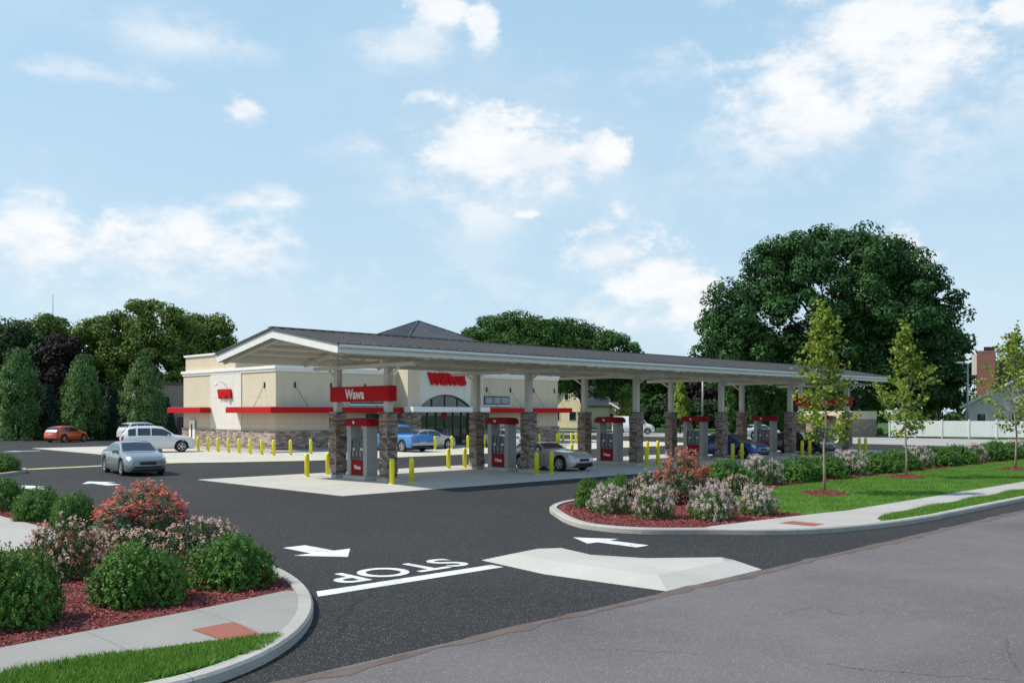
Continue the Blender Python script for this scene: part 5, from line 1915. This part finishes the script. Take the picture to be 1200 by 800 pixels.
ms.tube([(0, 0, 0), (0, 0, zat(345, 190))], [0.16, 0.05], 6)
ms = ms.build('radio_mast', M['galv'])
ms.location = at(62, 190)
tag(ms, 'thin radio mast rising above the slim tall tree', 'mast')

# ------------------------------------------------------------------ sky, sun, camera
EL_SUN = 50
wd = bpy.data.worlds.new('World')
SC.world = wd
wd.use_nodes = True
nt = wd.node_tree
bg = nt.nodes['Background']
STR = 0.10
bg.inputs['Strength'].default_value = STR
sky = nt.nodes.new('ShaderNodeTexSky')
sky.sky_type = 'NISHITA'
sky.sun_disc = False
sky.sun_elevation = R(EL_SUN)
sky.sun_rotation = R(-90)
sky.air_density = 1.0
sky.dust_density = 1.5
sky.ozone_density = 1.2
tc = nt.nodes.new('ShaderNodeTexCoord')
DIR = tc.outputs['Generated']
sp = nt.nodes.new('ShaderNodeSeparateXYZ')
nt.links.new(DIR, sp.inputs[0])
AZ = mth(nt, 'ARCTAN2', sp.outputs[0], sp.outputs[1])
ELV = mth(nt, 'ARCSINE', sp.outputs[2])
mp = nt.nodes.new('ShaderNodeMapping')
mp.inputs['Scale'].default_value = (1, 1, 1.7)
nt.links.new(DIR, mp.inputs[0])
nz = noise(nt, mp.outputs[0], 7.5, 12, 0.64)
nzs = noise(nt, mp.outputs[0], 3.2, 8, 0.6)


def smooth(x, lo, hi):
    n = nt.nodes.new('ShaderNodeMapRange')
    n.interpolation_type = 'SMOOTHSTEP'
    n.inputs['From Min'].default_value = lo
    n.inputs['From Max'].default_value = hi
    nt.links.new(x, n.inputs['Value'])
    return n.outputs[0]


def cloud(px, py, rx, ry, amp, edge, opac, nzz):
    """one cumulus by azimuth and elevation: billowing top, dissolving base"""
    az = math.atan((px - CX) / F)
    el = math.atan((HY - py) / F * math.cos(az))
    a = mth(nt, 'MULTIPLY', mth(nt, 'SUBTRACT', AZ, az), F / rx)
    b = mth(nt, 'MULTIPLY', mth(nt, 'SUBTRACT', ELV, el), F / ry)
    below = mth(nt, 'MAXIMUM', mth(nt, 'MULTIPLY', b, -1.0), 0.0)
    d = mth(nt, 'SQRT', mth(nt, 'ADD', mth(nt, 'MULTIPLY', a, a), mth(nt, 'MULTIPLY', b, b)))
    v = mth(nt, 'MAXIMUM', mth(nt, 'SUBTRACT', 1.0, d), -1.5)
    f = mth(nt, 'ADD', v, mth(nt, 'MULTIPLY', mth(nt, 'SUBTRACT', nzz, 0.5), amp))
    n = nt.nodes.new('ShaderNodeMapRange')
    n.interpolation_type = 'SMOOTHSTEP'
    n.inputs['From Min'].default_value = 0.0
    nt.links.new(f, n.inputs['Value'])
    nt.links.new(mth(nt, 'ADD', mth(nt, 'MULTIPLY', below, 1.3), edge), n.inputs['From Max'])
    return mth(nt, 'MULTIPLY', n.outputs[0], opac)


nzf = noise(nt, mp.outputs[0], 16.0, 12, 0.62)
bil = smooth(mth(nt, 'ADD', mth(nt, 'MULTIPLY', nz, 0.55), mth(nt, 'MULTIPLY', nzf, 0.45)), 0.34, 0.66)
nzc = smooth(nz, 0.33, 0.67)
CL = []
for c in [(550, 180, 90, 72), (620, 190, 120, 55), (695, 185, 48, 42), (710, 300, 66, 54), (768, 335, 72, 52), (810, 355, 36, 40),
          (287, 132, 36, 22), (515, 12, 44, 30), (566, 36, 22, 34), (619, 252, 17, 6), (1058, 300, 42, 36), (1190, 15, 30, 30)]:
    CL.append(cloud(*c, 0.95, 0.55, 0.90, bil))
for c in [(1000, 60, 165, 100), (930, 120, 95, 95), (1085, 100, 85, 65)]:
    CL.append(cloud(*c, 1.0, 1.0, 0.88, bil))
for c in [(215, 285, 120, 50), (300, 300, 60, 36), (130, 300, 90, 46), (295, 238, 62, 20), (30, 300, 90, 80), (45, 226, 48, 15)]:
    CL.append(cloud(*c, 1.0, 0.95, 0.82, bil))
for c in [(985, 150, 190, 130), (220, 340, 260, 70), (220, 50, 85, 28), (420, 165, 60, 32), (730, 90, 150, 34), (700, 380, 180, 60), (90, 88, 90, 16), (470, 60, 60, 40), (560, 250, 120, 60)]:
    CL.append(cloud(*c, 1.3, 1.5, 0.60, nzc))
keep = None
for c in CL:
    k_ = mth(nt, 'SUBTRACT', 1.0, c)
    keep = k_ if keep is None else mth(nt, 'MULTIPLY', keep, k_)
veil = mth(nt, 'MULTIPLY', smooth(nzs, 0.42, 0.80), 0.28)
keep = mth(nt, 'MULTIPLY', keep, mth(nt, 'SUBTRACT', 1.0, veil))
dens = mth(nt, 'SUBTRACT', 1.0, keep)
shade = ramp(nt, [(0.1, (0.66 / STR, 0.70 / STR, 0.755 / STR)), (0.75, (0.79 / STR, 0.80 / STR, 0.81 / STR))], bil)
hz = ramp(nt, [(0.0, (0.53 / STR, 0.685 / STR, 0.79 / STR)), (0.42, (0.37 / STR, 0.575 / STR, 0.75 / STR)), (1.0, (0.15 / STR, 0.32 / STR, 0.62 / STR))], ELV)
skyc = mixc(nt, sky.outputs[0], hz.outputs[0], 0.8)
col = mixc(nt, skyc, shade.outputs[0], dens)
nt.links.new(col, bg.inputs['Color'])

ld = bpy.data.lights.new('sun', 'SUN')
ld.energy = 3.9
ld.angle = R(0.6)
ld.color = (1.0, 0.955, 0.88)
lo = bpy.data.objects.new('sun', ld)
lo.rotation_euler = Vector((math.cos(R(EL_SUN)), 0.02, -math.sin(R(EL_SUN)))).to_track_quat('-Z', 'Y').to_euler()
lo.location = (-30, 20, 40)
COL.objects.link(lo)

cd = bpy.data.cameras.new('camera')
cam = bpy.data.objects.new('camera', cd)
COL.objects.link(cam)
cam.location = (0, 0, HC)
cam.rotation_euler = (R(90), 0, 0)
cd.sensor_width = 36
cd.lens = 36 * F / 1200
cd.shift_y = (HY - 400) / 1200
cd.clip_end = 3000
SC.camera = cam
vs_ = SC.view_settings
vs_.view_transform = 'Standard'
vs_.look = 'None'
vs_.exposure = 0.33
vs_.gamma = 1.0
SC.cycles.max_bounces = 6
SC.cycles.transparent_max_bounces = 4
SC.cycles.use_denoising = True
SC.cycles.use_adaptive_sampling = True
